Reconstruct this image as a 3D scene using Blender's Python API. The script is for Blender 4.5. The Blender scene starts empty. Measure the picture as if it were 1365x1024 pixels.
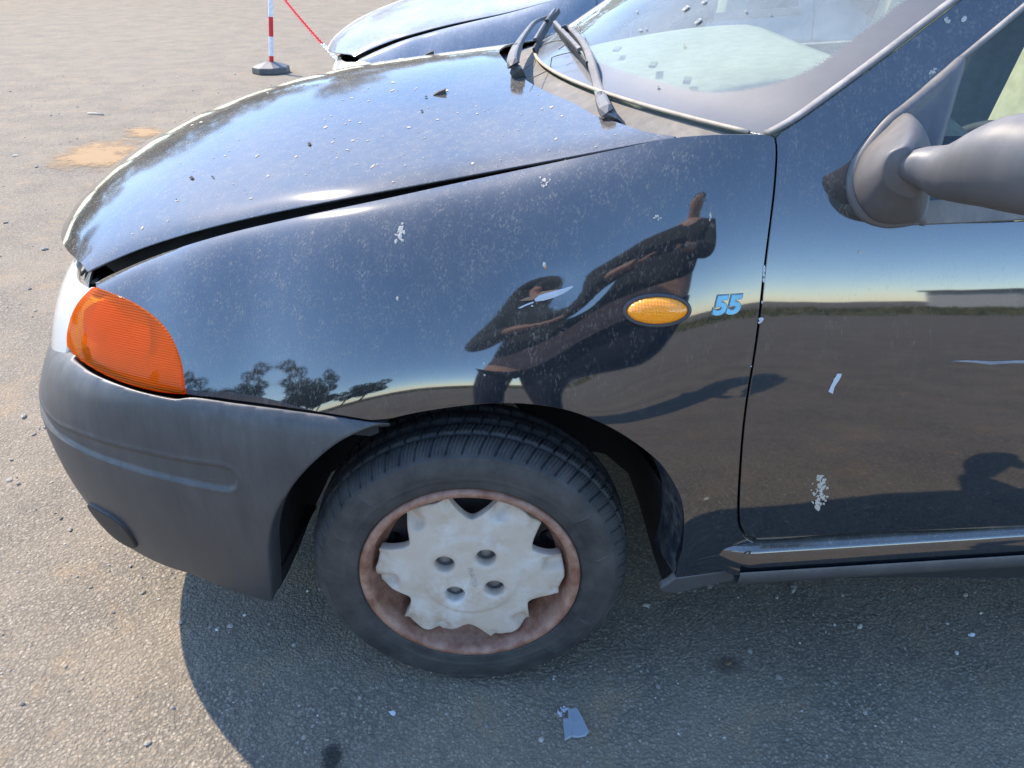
import bpy, bmesh, math, random
import numpy as np
from mathutils import Vector, Matrix
from mathutils.bvhtree import BVHTree
from mathutils.geometry import delaunay_2d_cdt

random.seed(7)
np.random.seed(7)
PI = math.pi
SC = bpy.context.scene
COL = SC.collection

# ------------------------------------------------------------------ camera, sky, sun
CAM = np.array((0.07, -0.976, 1.20))
PITCH = math.radians(30.0)
FPX, CX, CY = 1050.0, 682.5, 512.0
cd = bpy.data.cameras.new('camera')
cam = bpy.data.objects.new('camera', cd)
COL.objects.link(cam)
cam.location = CAM
cam.rotation_euler = (PI / 2 - PITCH, 0, 0)
cd.sensor_width = 36.0
cd.lens = FPX / 1365.0 * 36.0
cd.clip_start = 0.02
cd.clip_end = 2000
SC.camera = cam

SUN = Vector((-0.68, 0.58, 1.0)).normalized()
world = bpy.data.worlds.new('World')
SC.world = world
world.use_nodes = True
wn = world.node_tree
for n in list(wn.nodes):
    wn.nodes.remove(n)
wo = wn.nodes.new('ShaderNodeOutputWorld')
bg = wn.nodes.new('ShaderNodeBackground')
sky = wn.nodes.new('ShaderNodeTexSky')
sky.sky_type = 'NISHITA'
sky.sun_disc = False
sky.sun_elevation = math.asin(SUN.z)
sky.sun_rotation = math.atan2(SUN.x, SUN.y)
sky.air_density = 1.0
sky.dust_density = 0.4
sky.ozone_density = 3.0
sky.altitude = 600
bg.inputs['Strength'].default_value = 0.15
hs = wn.nodes.new('ShaderNodeHueSaturation')
hs.inputs['Saturation'].default_value = 1.08
wn.links.new(sky.outputs[0], hs.inputs['Color'])
wn.links.new(hs.outputs[0], bg.inputs[0])
wn.links.new(bg.outputs[0], wo.inputs[0])

ld = bpy.data.lights.new('sun', 'SUN')
ld.energy = 2.3
ld.angle = math.radians(0.53)
ld.color = (1.0, 0.87, 0.70)
lo = bpy.data.objects.new('sun', ld)
COL.objects.link(lo)
lo.rotation_euler = SUN.to_track_quat('Z', 'Y').to_euler()
lo.location = (-4, 4, 6)

SC.view_settings.view_transform = 'Standard'
SC.view_settings.look = 'None'
SC.view_settings.gamma = 1.0
SC.view_settings.use_curve_mapping = False
SC.view_settings.exposure = 1.98

# ------------------------------------------------------------------ helpers
def ray(px, py):
    v = (py - CY) / FPX
    h = (px - CX) / FPX
    d = np.array((h, math.cos(PITCH) - v * math.sin(PITCH), -math.sin(PITCH) - v * math.cos(PITCH)))
    return d

def ground_pt(px, py, z=0.0):
    d = ray(px, py)
    t = (z - CAM[2]) / d[2]
    return CAM + d * t

def plane_y(px, py, y):
    d = ray(px, py)
    t = (y - CAM[1]) / d[1]
    return CAM + d * t

def catmull(pts, n=8, closed=False):
    P = [np.array(p, float) for p in pts]
    out = []
    m = len(P)
    rng = range(m if closed else m - 1)
    for i in rng:
        if closed:
            a, b, c, d = P[i - 1], P[i], P[(i + 1) % m], P[(i + 2) % m]
        else:
            a, b, c, d = P[max(i - 1, 0)], P[i], P[i + 1], P[min(i + 2, m - 1)]
        for k in range(n):
            t = k / n
            out.append(0.5 * ((2 * b) + (-a + c) * t + (2 * a - 5 * b + 4 * c - d) * t * t + (-a + 3 * b - 3 * c + d) * t ** 3))
    if not closed:
        out.append(P[-1])
    return out

def resample(pts, step):
    P = np.array(pts, float)
    seg = np.linalg.norm(np.diff(P, axis=0), axis=1)
    L = np.concatenate([[0], np.cumsum(seg)])
    n = max(2, int(round(L[-1] / step)) + 1)
    t = np.linspace(0, L[-1], n)
    return np.stack([np.interp(t, L, P[:, k]) for k in range(P.shape[1])], 1)

def gsmooth(A, sig, axis):
    r = int(sig * 3) + 1
    k = np.exp(-0.5 * (np.arange(-r, r + 1) / sig) ** 2)
    k /= k.sum()
    pad = [(0, 0)] * A.ndim
    pad[axis] = (r, r)
    B = np.pad(A, pad, mode='reflect', reflect_type='odd')
    return np.apply_along_axis(lambda m: np.convolve(m, k, 'valid'), axis, B)

def sstep(x, a, b):
    t = np.clip((np.asarray(x, float) - a) / (b - a), 0, 1)
    return t * t * (3 - 2 * t)

class Surf:
    """a smooth reference surface sampled on a regular (u, v) grid, in metres"""
    def __init__(s, us, vs, G, flip=False):
        s.us, s.vs, s.G = us, vs, G
        du = np.gradient(G, axis=0)
        dv = np.gradient(G, axis=1)
        N = np.cross(du, dv)
        N /= np.maximum(np.linalg.norm(N, axis=2, keepdims=True), 1e-12)
        s.N = -N if flip else N
        s._bvh = None

    def bvh(s):
        if s._bvh is None:
            nu, nv = s.G.shape[:2]
            V = s.G.reshape(-1, 3).tolist()
            F = [(i * nv + j, (i + 1) * nv + j, (i + 1) * nv + j + 1, i * nv + j + 1) for i in range(nu - 1) for j in range(nv - 1)]
            s._bvh = BVHTree.FromPolygons(V, F)
        return s._bvh

    def hit(s, px, py, strict=False):
        d = Vector(ray(px, py)).normalized()
        loc, nor, idx, dist = s.bvh().ray_cast(Vector(CAM), d)
        if loc is None:
            # just past the silhouette: take the nearest point of the rim
            if strict:
                raise ValueError('ray misses surface at %s' % ((px, py),))
            X, Y = projA(s.G)
            k = np.argmin((X - px) ** 2 + (Y - py) ** 2)
            i, j = np.unravel_index(k, X.shape)
            return np.array((s.us[i], s.vs[j]))
        nv = s.G.shape[1]
        i, j = idx // (nv - 1), idx % (nv - 1)
        p = np.array(loc)
        A = s.G[i, j]
        eu = s.G[i + 1, j] - A
        ev = s.G[i, j + 1] - A
        M = np.array([[eu @ eu, eu @ ev], [eu @ ev, ev @ ev]])
        r = np.linalg.solve(M + np.eye(2) * 1e-12, np.array([(p - A) @ eu, (p - A) @ ev]))
        return np.array((s.us[i] + r[0] * (s.us[i + 1] - s.us[i]), s.vs[j] + r[1] * (s.vs[j + 1] - s.vs[j])))

    def _ip(s, A, uv):
        uv = np.atleast_2d(uv)
        fu = (uv[:, 0] - s.us[0]) / (s.us[1] - s.us[0])
        fv = (uv[:, 1] - s.vs[0]) / (s.vs[1] - s.vs[0])
        i = np.clip(np.floor(fu).astype(int), 0, len(s.us) - 2)
        j = np.clip(np.floor(fv).astype(int), 0, len(s.vs) - 2)
        a = (fu - i)[:, None]
        b = (fv - j)[:, None]
        return A[i, j] * (1 - a) * (1 - b) + A[i + 1, j] * a * (1 - b) + A[i, j + 1] * (1 - a) * b + A[i + 1, j + 1] * a * b

    def P(s, uv):
        return s._ip(s.G, uv)

    def Nn(s, uv):
        n = s._ip(s.N, uv)
        return n / np.linalg.norm(n, axis=1, keepdims=True)

def inside(poly, pts):
    x, y = pts[:, 0], pts[:, 1]
    c = np.zeros(len(pts), bool)
    P = np.asarray(poly)
    Q = np.roll(P, -1, axis=0)
    for (x1, y1), (x2, y2) in zip(P, Q):
        if y1 == y2:
            continue
        cond = ((y1 > y) != (y2 > y)) & (x < (x2 - x1) * (y - y1) / (y2 - y1) + x1)
        c ^= cond
    return c

def dist_poly(poly, pts):
    P = np.asarray(poly)
    d = np.full(len(pts), 1e9)
    Q = np.roll(P, -1, axis=0)
    for a, b in zip(P, Q):
        ab = b - a
        L = max(ab @ ab, 1e-14)
        t = np.clip(((pts - a) @ ab) / L, 0, 1)
        e = pts - (a + t[:, None] * ab)
        d = np.minimum(d, np.sqrt((e * e).sum(1)))
    return d

def tag(o, label=None, cat=None, group=None, kind=None):
    if label: o['label'] = label
    if cat: o['category'] = cat
    if group: o['group'] = group
    if kind: o['kind'] = kind
    return o

def link(name, me, mat=None, parent=None):
    o = bpy.data.objects.new(name, me)
    COL.objects.link(o)
    if mat is not None:
        me.materials.append(mat)
    if parent is not None:
        o.parent = parent
    return o

def mesh_obj(name, V, F, mat=None, parent=None, smooth=True, normals=None):
    me = bpy.data.meshes.new(name)
    me.from_pydata([tuple(v) for v in V], [], [tuple(f) for f in F])
    me.update()
    if smooth:
        me.polygons.foreach_set('use_smooth', [True] * len(me.polygons))
    if normals is not None:
        me.normals_split_custom_set_from_vertices([tuple(n) for n in normals])
    return link(name, me, mat, parent)

def empty(name, loc=(0, 0, 0), rz=0.0):
    o = bpy.data.objects.new(name, None)
    COL.objects.link(o)
    o.location = loc
    o.rotation_euler = (0, 0, rz)
    o.empty_display_size = 0.2
    return o

def panel(name, surf, outline, mat, parent, step=0.014, flange=0.014, edge=0.0016, holes=(), lift=0.0, disp=None, ostep=None, attr=None):
    """a trimmed skin cut out of a reference surface, with rolled and folded-in edges"""
    loops = []
    for lp in [outline] + list(holes):
        R = resample(list(lp) + [lp[0]], ostep or step * 0.7)[:-1]
        loops.append(R)
    allp = np.concatenate(loops)
    mn, mx = allp.min(0), allp.max(0)
    gx = np.arange(mn[0], mx[0], step)
    gy = np.arange(mn[1], mx[1], step * 0.87)
    pts = np.array([(x + (0.5 * step if k % 2 else 0), y) for k, y in enumerate(gy) for x in gx])
    if len(pts):
        m = inside(loops[0], pts)
        for h in loops[1:]:
            m &= ~inside(h, pts)
        pts = pts[m]
        for lp in loops:
            if len(pts):
                pts = pts[dist_poly(lp, pts) > step * 0.45]
    verts = [Vector(p) for p in allp]
    edges = []
    k = 0
    for lp in loops:
        n = len(lp)
        edges += [(k + i, k + (i + 1) % n) for i in range(n)]
        k += n
    nb = k
    verts += [Vector(p) for p in pts]
    r = delaunay_2d_cdt(verts, edges, [], 0, 1e-7)
    uv = np.array([tuple(v) for v in r[0]])
    F = [tuple(f) for f in r[2]]
    cen = np.array([uv[list(f)].mean(0) for f in F])
    m = inside(loops[0], cen)
    for h in loops[1:]:
        m &= ~inside(h, cen)
    F = [f for f, k_ in zip(F, m) if k_]
    P = surf.P(uv)
    N = surf.Nn(uv)
    if disp is not None:
        P = P + N * disp(uv, P)[:, None]
    P = P + N * lift
    # orientation
    f = F[len(F) // 2]
    if np.cross(P[f[1]] - P[f[0]], P[f[2]] - P[f[0]]) @ N[f[0]] < 0:
        F = [(a, c, b) for a, b, c in F]
    V = list(P)
    NN = list(N)
    # map of boundary verts: original index -> output index
    omap = {}
    for oi, lst in enumerate(r[3]):
        for q in lst:
            omap[q] = oi
    if flange:
        k = 0
        for li, lp in enumerate(loops):
            n = len(lp)
            area = 0.5 * sum(lp[i][0] * lp[(i + 1) % n][1] - lp[(i + 1) % n][0] * lp[i][1] for i in range(n))
            sg = 1 if area > 0 else -1
            if li: sg = -sg
            rings = [[], []]
            idx0 = [omap.get(k + i, k + i) for i in range(n)]
            t2 = np.roll(lp, -1, 0) - np.roll(lp, 1, 0)
            out2 = np.stack([t2[:, 1], -t2[:, 0]], 1) * sg
            out2 /= np.maximum(np.linalg.norm(out2, axis=1, keepdims=True), 1e-9)
            P0 = surf.P(lp)
            Pd = surf.P(lp + out2 * 0.004)
            O3 = Pd - P0
            O3 /= np.maximum(np.linalg.norm(O3, axis=1, keepdims=True), 1e-9)
            for i in range(n):
                b = V[idx0[i]]
                nn = NN[idx0[i]]
                rings[0].append(len(V)); V.append(b + O3[i] * edge * 0.7 - nn * edge); NN.append((nn * 0.35 + O3[i]) / np.linalg.norm(nn * 0.35 + O3[i]))
            for i in range(n):
                b = V[idx0[i]]
                nn = NN[idx0[i]]
                rings[1].append(len(V)); V.append(b + O3[i] * edge * 0.6 - nn * (edge + flange)); NN.append(O3[i])
            for a_, b_ in ((idx0, rings[0]), (rings[0], rings[1])):
                for i in range(n):
                    j = (i + 1) % n
                    q = (a_[i], a_[j], b_[j], b_[i])
                    c = np.cross(np.array(V[q[1]]) - V[q[0]], np.array(V[q[2]]) - V[q[1]])
                    if c @ O3[i] < 0:
                        q = q[::-1]
                    F.append(q)
            k += n
    o = mesh_obj(name, V, F, mat, parent, True, NN)
    if attr is not None:
        vals = attr(uv, P)
        vals = np.concatenate([vals, np.zeros(len(V) - len(vals))])
        a = o.data.attributes.new('mask', 'FLOAT', 'POINT')
        a.data.foreach_set('value', vals.astype(np.float32))
    return o

def tube(path, rad, seg=8, closed=False, caps=True):
    P = [np.array(p, float) for p in path]
    n = len(P)
    V, F = [], []
    up = None
    for i in range(n):
        if closed:
            t = P[(i + 1) % n] - P[i - 1]
        else:
            t = P[min(i + 1, n - 1)] - P[max(i - 1, 0)]
        t = t / max(np.linalg.norm(t), 1e-9)
        if up is None:
            a = np.array((0, 0, 1.0)) if abs(t[2]) < 0.9 else np.array((1.0, 0, 0))
            up = a - t * (a @ t)
        else:
            up = up - t * (up @ t)
        up = up / max(np.linalg.norm(up), 1e-9)
        sd = np.cross(t, up)
        r = rad[i] if (hasattr(rad, '__len__') and not isinstance(rad, tuple)) else rad
        ra, rb = r if hasattr(r, '__len__') else (r, r)
        for k in range(seg):
            an = 2 * PI * k / seg
            V.append(P[i] + sd * math.cos(an) * ra + up * math.sin(an) * rb)
    m = n if closed else n - 1
    for i in range(m):
        for k in range(seg):
            a = i * seg + k
            b = i * seg + (k + 1) % seg
            c = ((i + 1) % n) * seg + (k + 1) % seg
            d = ((i + 1) % n) * seg + k
            F.append((a, b, c, d))
    if caps and not closed:
        F.append(tuple(range(seg))[::-1])
        F.append(tuple((n - 1) * seg + k for k in range(seg)))
    return V, F

def join(parts):
    V, F = [], []
    for v, f in parts:
        k = len(V)
        V += list(v)
        F += [tuple(i + k for i in q) for q in f]
    return V, F

def box(c, s, R=None):
    V = []
    for x in (-1, 1):
        for y in (-1, 1):
            for z in (-1, 1):
                p = Vector((x * s[0] / 2, y * s[1] / 2, z * s[2] / 2))
                if R is not None:
                    p = R @ p
                V.append(np.array(p) + np.array(c))
    F = [(0, 1, 3, 2), (4, 6, 7, 5), (0, 4, 5, 1), (2, 3, 7, 6), (0, 2, 6, 4), (1, 5, 7, 3)]
    return V, F

def bevel(o, w=0.004, seg=2, angle=30):
    m = o.modifiers.new('bevel', 'BEVEL')
    m.width = w
    m.segments = seg
    m.limit_method = 'ANGLE'
    m.angle_limit = math.radians(angle)
    return o

def projA(P):
    d = P - CAM
    c, s_ = math.cos(PITCH), math.sin(PITCH)
    dep = d[..., 1] * c - d[..., 2] * s_
    vv = -d[..., 2] * c - d[..., 1] * s_
    return CX + FPX * d[..., 0] / dep, CY + FPX * vv / dep

# ------------------------------------------------------------------ materials
class NT:
    def __init__(s, name):
        s.m = bpy.data.materials.new(name)
        s.m.use_nodes = True
        s.t = s.m.node_tree
        for n in list(s.t.nodes):
            s.t.nodes.remove(n)
        s.out = s.t.nodes.new('ShaderNodeOutputMaterial')

    def n(s, typ, **kw):
        nd = s.t.nodes.new(typ)
        for k, v in kw.items():
            if hasattr(nd, k):
                setattr(nd, k, v)
            else:
                nd.inputs[k.replace('_', ' ')].default_value = v
        return nd

    def l(s, a, b):
        s.t.links.new(a, b)

    def coord(s, scale=(1, 1, 1), kind='Object'):
        tc = s.n('ShaderNodeTexCoord')
        mp = s.n('ShaderNodeMapping')
        mp.inputs['Scale'].default_value = scale
        s.l(tc.outputs[kind], mp.inputs[0])
        return mp.outputs[0]

    def noise(s, vec, scale, detail=4, rough=0.6, dist=0.0):
        nd = s.n('ShaderNodeTexNoise')
        nd.inputs['Scale'].default_value = scale
        nd.inputs['Detail'].default_value = detail
        nd.inputs['Roughness'].default_value = rough
        nd.inputs['Distortion'].default_value = dist
        s.l(vec, nd.inputs['Vector'])
        return nd.outputs['Fac']

    def voro(s, vec, scale, out='Distance', feature='F1', rand=1.0):
        nd = s.n('ShaderNodeTexVoronoi')
        nd.feature = feature
        nd.inputs['Scale'].default_value = scale
        nd.inputs['Randomness'].default_value = rand
        s.l(vec, nd.inputs['Vector'])
        return nd.outputs[out]

    def ramp(s, fac, stops, interp='LINEAR'):
        r = s.n('ShaderNodeValToRGB')
        r.color_ramp.interpolation = interp
        els = r.color_ramp.elements
        while len(els) < len(stops):
            els.new(0.5)
        for e, (p, c) in zip(els, stops):
            e.position = p
            e.color = c if len(c) == 4 else (*c, 1)
        s.l(fac, r.inputs[0])
        return r.outputs[0]

    def rng(s, fac, a, b, c=0.0, d=1.0):
        r = s.n('ShaderNodeMapRange')
        for k, v in zip((1, 2, 3, 4), (a, b, c, d)):
            r.inputs[k].default_value = v
        s.l(fac, r.inputs[0])
        return r.outputs[0]

    def math(s, op, a, b=None):
        m = s.n('ShaderNodeMath', operation=op)
        for i, v in enumerate((a, b)):
            if v is None: continue
            if hasattr(v, 'is_output'): s.l(v, m.inputs[i])
            else: m.inputs[i].default_value = v
        return m.outputs[0]

    def mix(s, fac, a, b):
        m = s.n('ShaderNodeMix', data_type='RGBA')
        for sock, v in ((m.inputs[0], fac), (m.inputs[6], a), (m.inputs[7], b)):
            if hasattr(v, 'is_output'): s.l(v, sock)
            elif hasattr(v, '__len__'): sock.default_value = (*v, 1) if len(v) == 3 else v
            else: sock.default_value = v
        return m.outputs[2]

    def bump(s, h, strength=0.3, dist=0.002, normal=None):
        b = s.n('ShaderNodeBump')
        b.inputs['Strength'].default_value = strength
        b.inputs['Distance'].default_value = dist
        s.l(h, b.inputs['Height'])
        if normal is not None: s.l(normal, b.inputs['Normal'])
        return b.outputs[0]

    def bsdf(s, **kw):
        p = s.n('ShaderNodeBsdfPrincipled')
        for k, v in kw.items():
            k = k.replace('_', ' ')
            if k == 'Base': k = 'Base Color'
            sock = p.inputs[k]
            if hasattr(v, 'is_output'): s.l(v, sock)
            elif hasattr(v, '__len__') and len(v) == 3 and sock.type == 'RGBA': sock.default_value = (*v, 1)
            else: sock.default_value = v
        return p.outputs[0]

    def mixs(s, fac, a, b):
        m = s.n('ShaderNodeMixShader')
        if hasattr(fac, 'is_output'): s.l(fac, m.inputs[0])
        else: m.inputs[0].default_value = fac
        s.l(a, m.inputs[1]); s.l(b, m.inputs[2])
        return m.outputs[0]

    def end(s, sh):
        s.l(sh, s.out.inputs[0])
        return s.m

def geo_up(t):
    g = t.n('ShaderNodeNewGeometry')
    sx = t.n('ShaderNodeSeparateXYZ')
    t.l(g.outputs['Normal'], sx.inputs[0])
    return sx.outputs[2]

def car_paint(name, base, dust_col, side_dust, top_dust, ior=2.15):
    t = NT(name)
    c = t.coord()
    cs = t.coord((1, 1, 0.28))
    up = t.rng(geo_up(t), 0.15, 0.98, side_dust, top_dust)
    n1 = t.noise(c, 5, 5, 0.6)
    n2 = t.noise(cs, 330, 3, 0.7)
    n3 = t.noise(cs, 60, 5, 0.75)
    film = t.math('MULTIPLY', t.rng(n1, 0.3, 0.7, 0.55, 1.25), up)
    specks = t.math('MULTIPLY', t.rng(n2, 0.50, 0.66, 0, 1), t.rng(n3, 0.44, 0.62, 0.1, 1.0))
    sp = t.math('MULTIPLY', specks, t.rng(geo_up(t), 0.1, 0.5, 0.15, 1.0))
    fac = t.math('MINIMUM', t.math('ADD', film, t.math('MULTIPLY', sp, 0.42)), 0.9)
    wav = t.noise(c, 7, 2, 0.4)
    bp = t.bump(wav, 0.10, 0.004)
    gl = t.bsdf(Base=base, Roughness=0.6, IOR=1.5, Specular_IOR_Level=0.0, Coat_Weight=1.0, Coat_Roughness=t.rng(geo_up(t), 0.35, 0.95, 0.035, 0.10), Coat_IOR=ior, Normal=bp, Coat_Normal=bp)
    du = t.bsdf(Base=t.mix(n3, tuple(x * 0.75 for x in dust_col), tuple(min(x * 1.2, 1) for x in dust_col)), Roughness=0.95, IOR=1.3)
    return t.end(t.mixs(fac, gl, du))

PAINT = car_paint('black_paint', (0.004, 0.007, 0.012), (0.34, 0.295, 0.235), 0.008, 0.22)
PAINT2 = car_paint('dusty_blue_paint', (0.09, 0.11, 0.14), (0.44, 0.44, 0.44), 0.08, 0.55)

def plastic(name, base, rough=0.55, dust=0.25, dustc=(0.34, 0.31, 0.27), fine=600, bs=0.15):
    t = NT(name)
    c = t.coord()
    n1 = t.noise(c, 9, 6, 0.65)
    n2 = t.noise(c, fine, 2, 0.5)
    n3 = t.noise(t.coord((1, 1, 0.2)), 45, 5, 0.7)
    up = t.rng(geo_up(t), -0.1, 0.9, 0.25, 1.0)
    f = t.math('MULTIPLY', t.math('MULTIPLY', t.rng(n1, 0.3, 0.75, 0.3, 1.0), t.rng(n3, 0.35, 0.7, 0.6, 1.3)), t.math('MULTIPLY', up, dust))
    col = t.mix(f, base, dustc)
    return t.end(t.bsdf(Base=col, Roughness=t.rng(n1, 0.3, 0.7, rough - 0.06, rough + 0.1), IOR=1.5, Normal=t.bump(n2, bs, 0.0006)))

def bumper_mat():
    t = NT('bumper_plastic')
    c = t.coord()
    n1 = t.noise(c, 5, 6, 0.65); n2 = t.noise(c, 700, 2, 0.5)
    n3 = t.noise(t.coord((1, 1, 0.15)), 38, 6, 0.75)
    n4 = t.noise(t.coord((0.25, 0.25, 2.2)), 55, 6, 0.8, 1.2)
    up = t.rng(geo_up(t), -0.2, 0.9, 0.30, 1.0)
    f = t.math('MULTIPLY', t.math('ADD', t.math('MULTIPLY', t.rng(n1, 0.3, 0.75, 0.1, 0.55), t.rng(n3, 0.35, 0.7, 0.5, 1.5)), t.rng(n4, 0.64, 0.76, 0, 0.7)), t.math('MULTIPLY', up, 0.62))
    col = t.mix(f, (0.030, 0.032, 0.036), (0.30, 0.285, 0.26))
    return t.end(t.bsdf(Base=col, Roughness=t.rng(n1, 0.3, 0.7, 0.36, 0.52), IOR=1.5, Normal=t.bump(n2, 0.25, 0.0007)))
BUMPER = bumper_mat() if True else plastic('bumper_plastic', (0.030, 0.032, 0.036), 0.42, 0.30)
TRIM = plastic('trim_plastic', (0.035, 0.036, 0.040), 0.55, 0.42)
MIRRORP = plastic('mirror_plastic', (0.075, 0.073, 0.076), 0.5, 0.45)
COWLP = plastic('cowl_plastic', (0.06, 0.06, 0.06), 0.75, 0.85, (0.27, 0.235, 0.19))
BLACK = plastic('black_rubber', (0.012, 0.012, 0.013), 0.6, 0.15)
DARK = plastic('dark_inner', (0.010, 0.011, 0.013), 0.9, 0.1)

def flat(name, col, rough=0.6, metal=0.0, bumpn=None):
    t = NT(name)
    c = t.coord()
    n = t.noise(c, 40, 5, 0.6)
    col2 = t.mix(t.rng(n, 0.3, 0.7, 0, 1), tuple(x * 0.8 for x in col), tuple(min(1, x * 1.12) for x in col))
    kw = dict(Base=col2, Roughness=rough, Metallic=metal)
    if bumpn: kw['Normal'] = t.bump(t.noise(c, bumpn, 4, 0.6), 0.3, 0.001)
    return t.end(t.bsdf(**kw))

# ------------------------------------------------------------------ body reference surfaces
YC = 0.79
half = [(2.95, -0.025), (1.2, -0.025), (0.4, -0.025), (0.0, -0.024), (-0.2, -0.018), (-0.35, -0.004), (-0.48, 0.022), (-0.58, 0.062),
        (-0.665, 0.118), (-0.728, 0.19), (-0.772, 0.28), (-0.805, 0.39), (-0.828, 0.52), (-0.842, 0.66), (-0.846, 0.79)]
full = half + [(x, 2 * YC - y) for x, y in half[-2::-1]]
curve = np.array(catmull(full, 24))
curve = resample(curve, 0.002)
arc = np.concatenate([[0], np.cumsum(np.linalg.norm(np.diff(curve, axis=0), axis=1))]) - 2.95
UC = arc[-1] / 2 - 2.95 / 2          # arc position of the nose centre
US = np.arange(-2.9, 2 * UC + 2.9 - 0.01, 0.01)
PLX = gsmooth(np.interp(US, arc, curve[:, 0]), 2.0, 0)
PLY = gsmooth(np.interp(US, arc, curve[:, 1]), 2.0, 0)
UE = np.where(US > UC, 2 * UC - US, US)
TX, TY = np.gradient(PLX), np.gradient(PLY)
L_ = np.hypot(TX, TY)
INX, INY = TY / L_, -TX / L_          # inward normal, car interior on this side
if INY[0] < 0:
    INX, INY = -INX, -INY

def march(tiltf, z0, nv, dv, anchor):
    Z = np.full(len(US), z0)
    O = np.zeros(len(US))
    ZZ, OO = [Z.copy()], [O.copy()]
    for k in range(nv - 1):
        t = tiltf(Z)
        Z = Z + np.cos(t) * dv
        O = O + np.sin(t) * dv
        ZZ.append(Z.copy()); OO.append(O.copy())
    ZZ, OO = np.array(ZZ).T, np.array(OO).T
    for i in range(len(US)):
        OO[i] -= np.interp(anchor, ZZ[i], OO[i])
    return ZZ, OO

FH = ([-0.05, 0, 0.005, 0.014, 0.032, 0.07, 0.13, 0.20, 0.28, 0.36, 0.42, 0.5, 0.7], [89, 84, 70, 56, 43, 34.5, 29, 24, 19, 13, 6, 0, -8])
FH2 = ([-0.05, 0, 0.006, 0.015, 0.035, 0.07, 0.12, 0.2, 0.5], [89, 80, 64, 48, 33, 22, 16, 11, -2])
RH = ([0.1, 0.2, 0.33, 0.45, 0.55, 0.65, 0.765, 0.85, 0.95, 1.1, 1.3, 1.40, 1.46], [-20, -14, -8, -4, 1.0, 6.5, 12, 18, 26, 32, 38, 60, 84])
CRU = [-0.5, -0.31, -0.15, 0.0, 0.25, 0.45, 0.54, 0.62, 0.70, 0.8, 1.1, 1.6]
CRZ = [0.965, 0.945, 0.914, 0.884, 0.838, 0.792, 0.768, 0.744, 0.712, 0.692, 0.700, 0.72]
ZC = gsmooth(np.interp(UE, CRU, CRZ), 4, 0)
WR = sstep(-UE, -0.02, 0.40)

def side_tilt(Z):
    a = np.interp(ZC - Z, *FH)
    b = np.interp(Z, *RH)
    a2 = np.interp(ZC - Z, *FH2)
    wf = sstep(UE, 0.52, 0.82)
    a = a * (1 - wf) + a2 * wf
    t = a * (1 - WR) + b * WR
    x = -UE
    r = np.hypot(x - 0.0, Z - 0.25)
    k = 0.25 + 0.75 * sstep(r, 0.335, 0.42)
    t = np.where((Z > 0.3) & (Z < 0.75), t * k, t)
    return np.radians(t)

ZZ, OO = march(side_tilt, 0.10, 190, 0.009, 0.46)
for ax, sg in ((0, 2.2), (1, 1.6)):
    ZZ = gsmooth(ZZ, sg, ax); OO = gsmooth(OO, sg, ax)
VS = np.arange(190) * 0.009
G = np.stack([PLX[:, None] + INX[:, None] * OO, PLY[:, None] + INY[:, None] * OO, ZZ], 2)
SIDE = Surf(US, VS, G)
if SIDE.N[50, 20][1] > 0: SIDE.N = -SIDE.N
# a shallow knock in the wing above the arch
dn = np.zeros(G.shape[:2])
UU, VV_ = np.meshgrid(US, VS, indexing='ij')
for (pa, pb, dep, su, sv) in (((690, 412), (772, 382), 0.0028, 0.035, 0.020), ((760, 470), (790, 500), 0.0012, 0.07, 0.05)):
    a, b = SIDE.hit(*pa), SIDE.hit(*pb)
    c = (a + b) / 2; d = (b - a) / np.linalg.norm(b - a)
    x_ = (UU - c[0]) * d[0] + (VV_ - c[1]) * d[1]
    y_ = -(UU - c[0]) * d[1] + (VV_ - c[1]) * d[0]
    dn += dep * np.exp(-0.5 * (x_ / su) ** 2 - 0.5 * (y_ / sv) ** 2)
SIDE = Surf(US, VS, G - SIDE.N * dn[..., None])
if SIDE.N[50, 20][1] > 0: SIDE.N = -SIDE.N

def side_v(u, z):
    i = int(np.clip(round((u - US[0]) / 0.01), 0, len(US) - 1))
    return float(np.interp(z, ZZ[i], VS))
def suv(u, z): return np.array((u, side_v(u, z)))

BT = ([-0.03, 0, 0.006, 0.02, 0.04, 0.09, 0.18, 0.28, 0.36, 0.45], [88, 80, 60, 30, 13, 4, -3, -8, -13, -20])
BZ = gsmooth(np.interp(UE, [0.1, 0.2, 0.42, 0.55, 0.7, 0.85, 1.3], [0.590, 0.597, 0.624, 0.618, 0.604, 0.596, 0.602]), 5, 0)
FR = sstep(UE, 0.5, 0.95)
def bump_tilt(Z):
    h = BZ - Z
    t = np.interp(h, *BT)
    t = t - FR * 10 * sstep(h, 0.17, 0.36) + FR * 19 * sstep(h, 0.0, 0.03) * (1 - sstep(h, 0.09, 0.17))
    return np.radians(t)
BZZ, BOO = march(bump_tilt, 0.14, 150, 0.004, 0.50)
for ax, sg in ((0, 2.0), (1, 1.2)):
    BZZ = gsmooth(BZZ, sg, ax); BOO = gsmooth(BOO, sg, ax)
BOO -= 0.014
BVS = np.arange(150) * 0.004
GB = np.stack([PLX[:, None] + INX[:, None] * BOO, PLY[:, None] + INY[:, None] * BOO, BZZ], 2)
BUMP = Surf(US, BVS, GB)
if BUMP.N[50, 20][1] > 0: BUMP.N = -BUMP.N
def buv(u, z):
    i = int(np.clip(round((u - US[0]) / 0.01), 0, len(US) - 1))
    return np.array((u, float(np.interp(z, BZZ[i], BVS))))

def trace(surf, px, n=6, closed=False):
    return [surf.hit(*p) for p in catmull(px, n, closed)]

# ------------------------------------------------------------------ the car
car = empty('parked_car', (0, 0, 0))
tag(car, 'black small hatchback with amber indicator, dusty bonnet and worn bronze wheel cover, nearest the camera', 'car')

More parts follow.
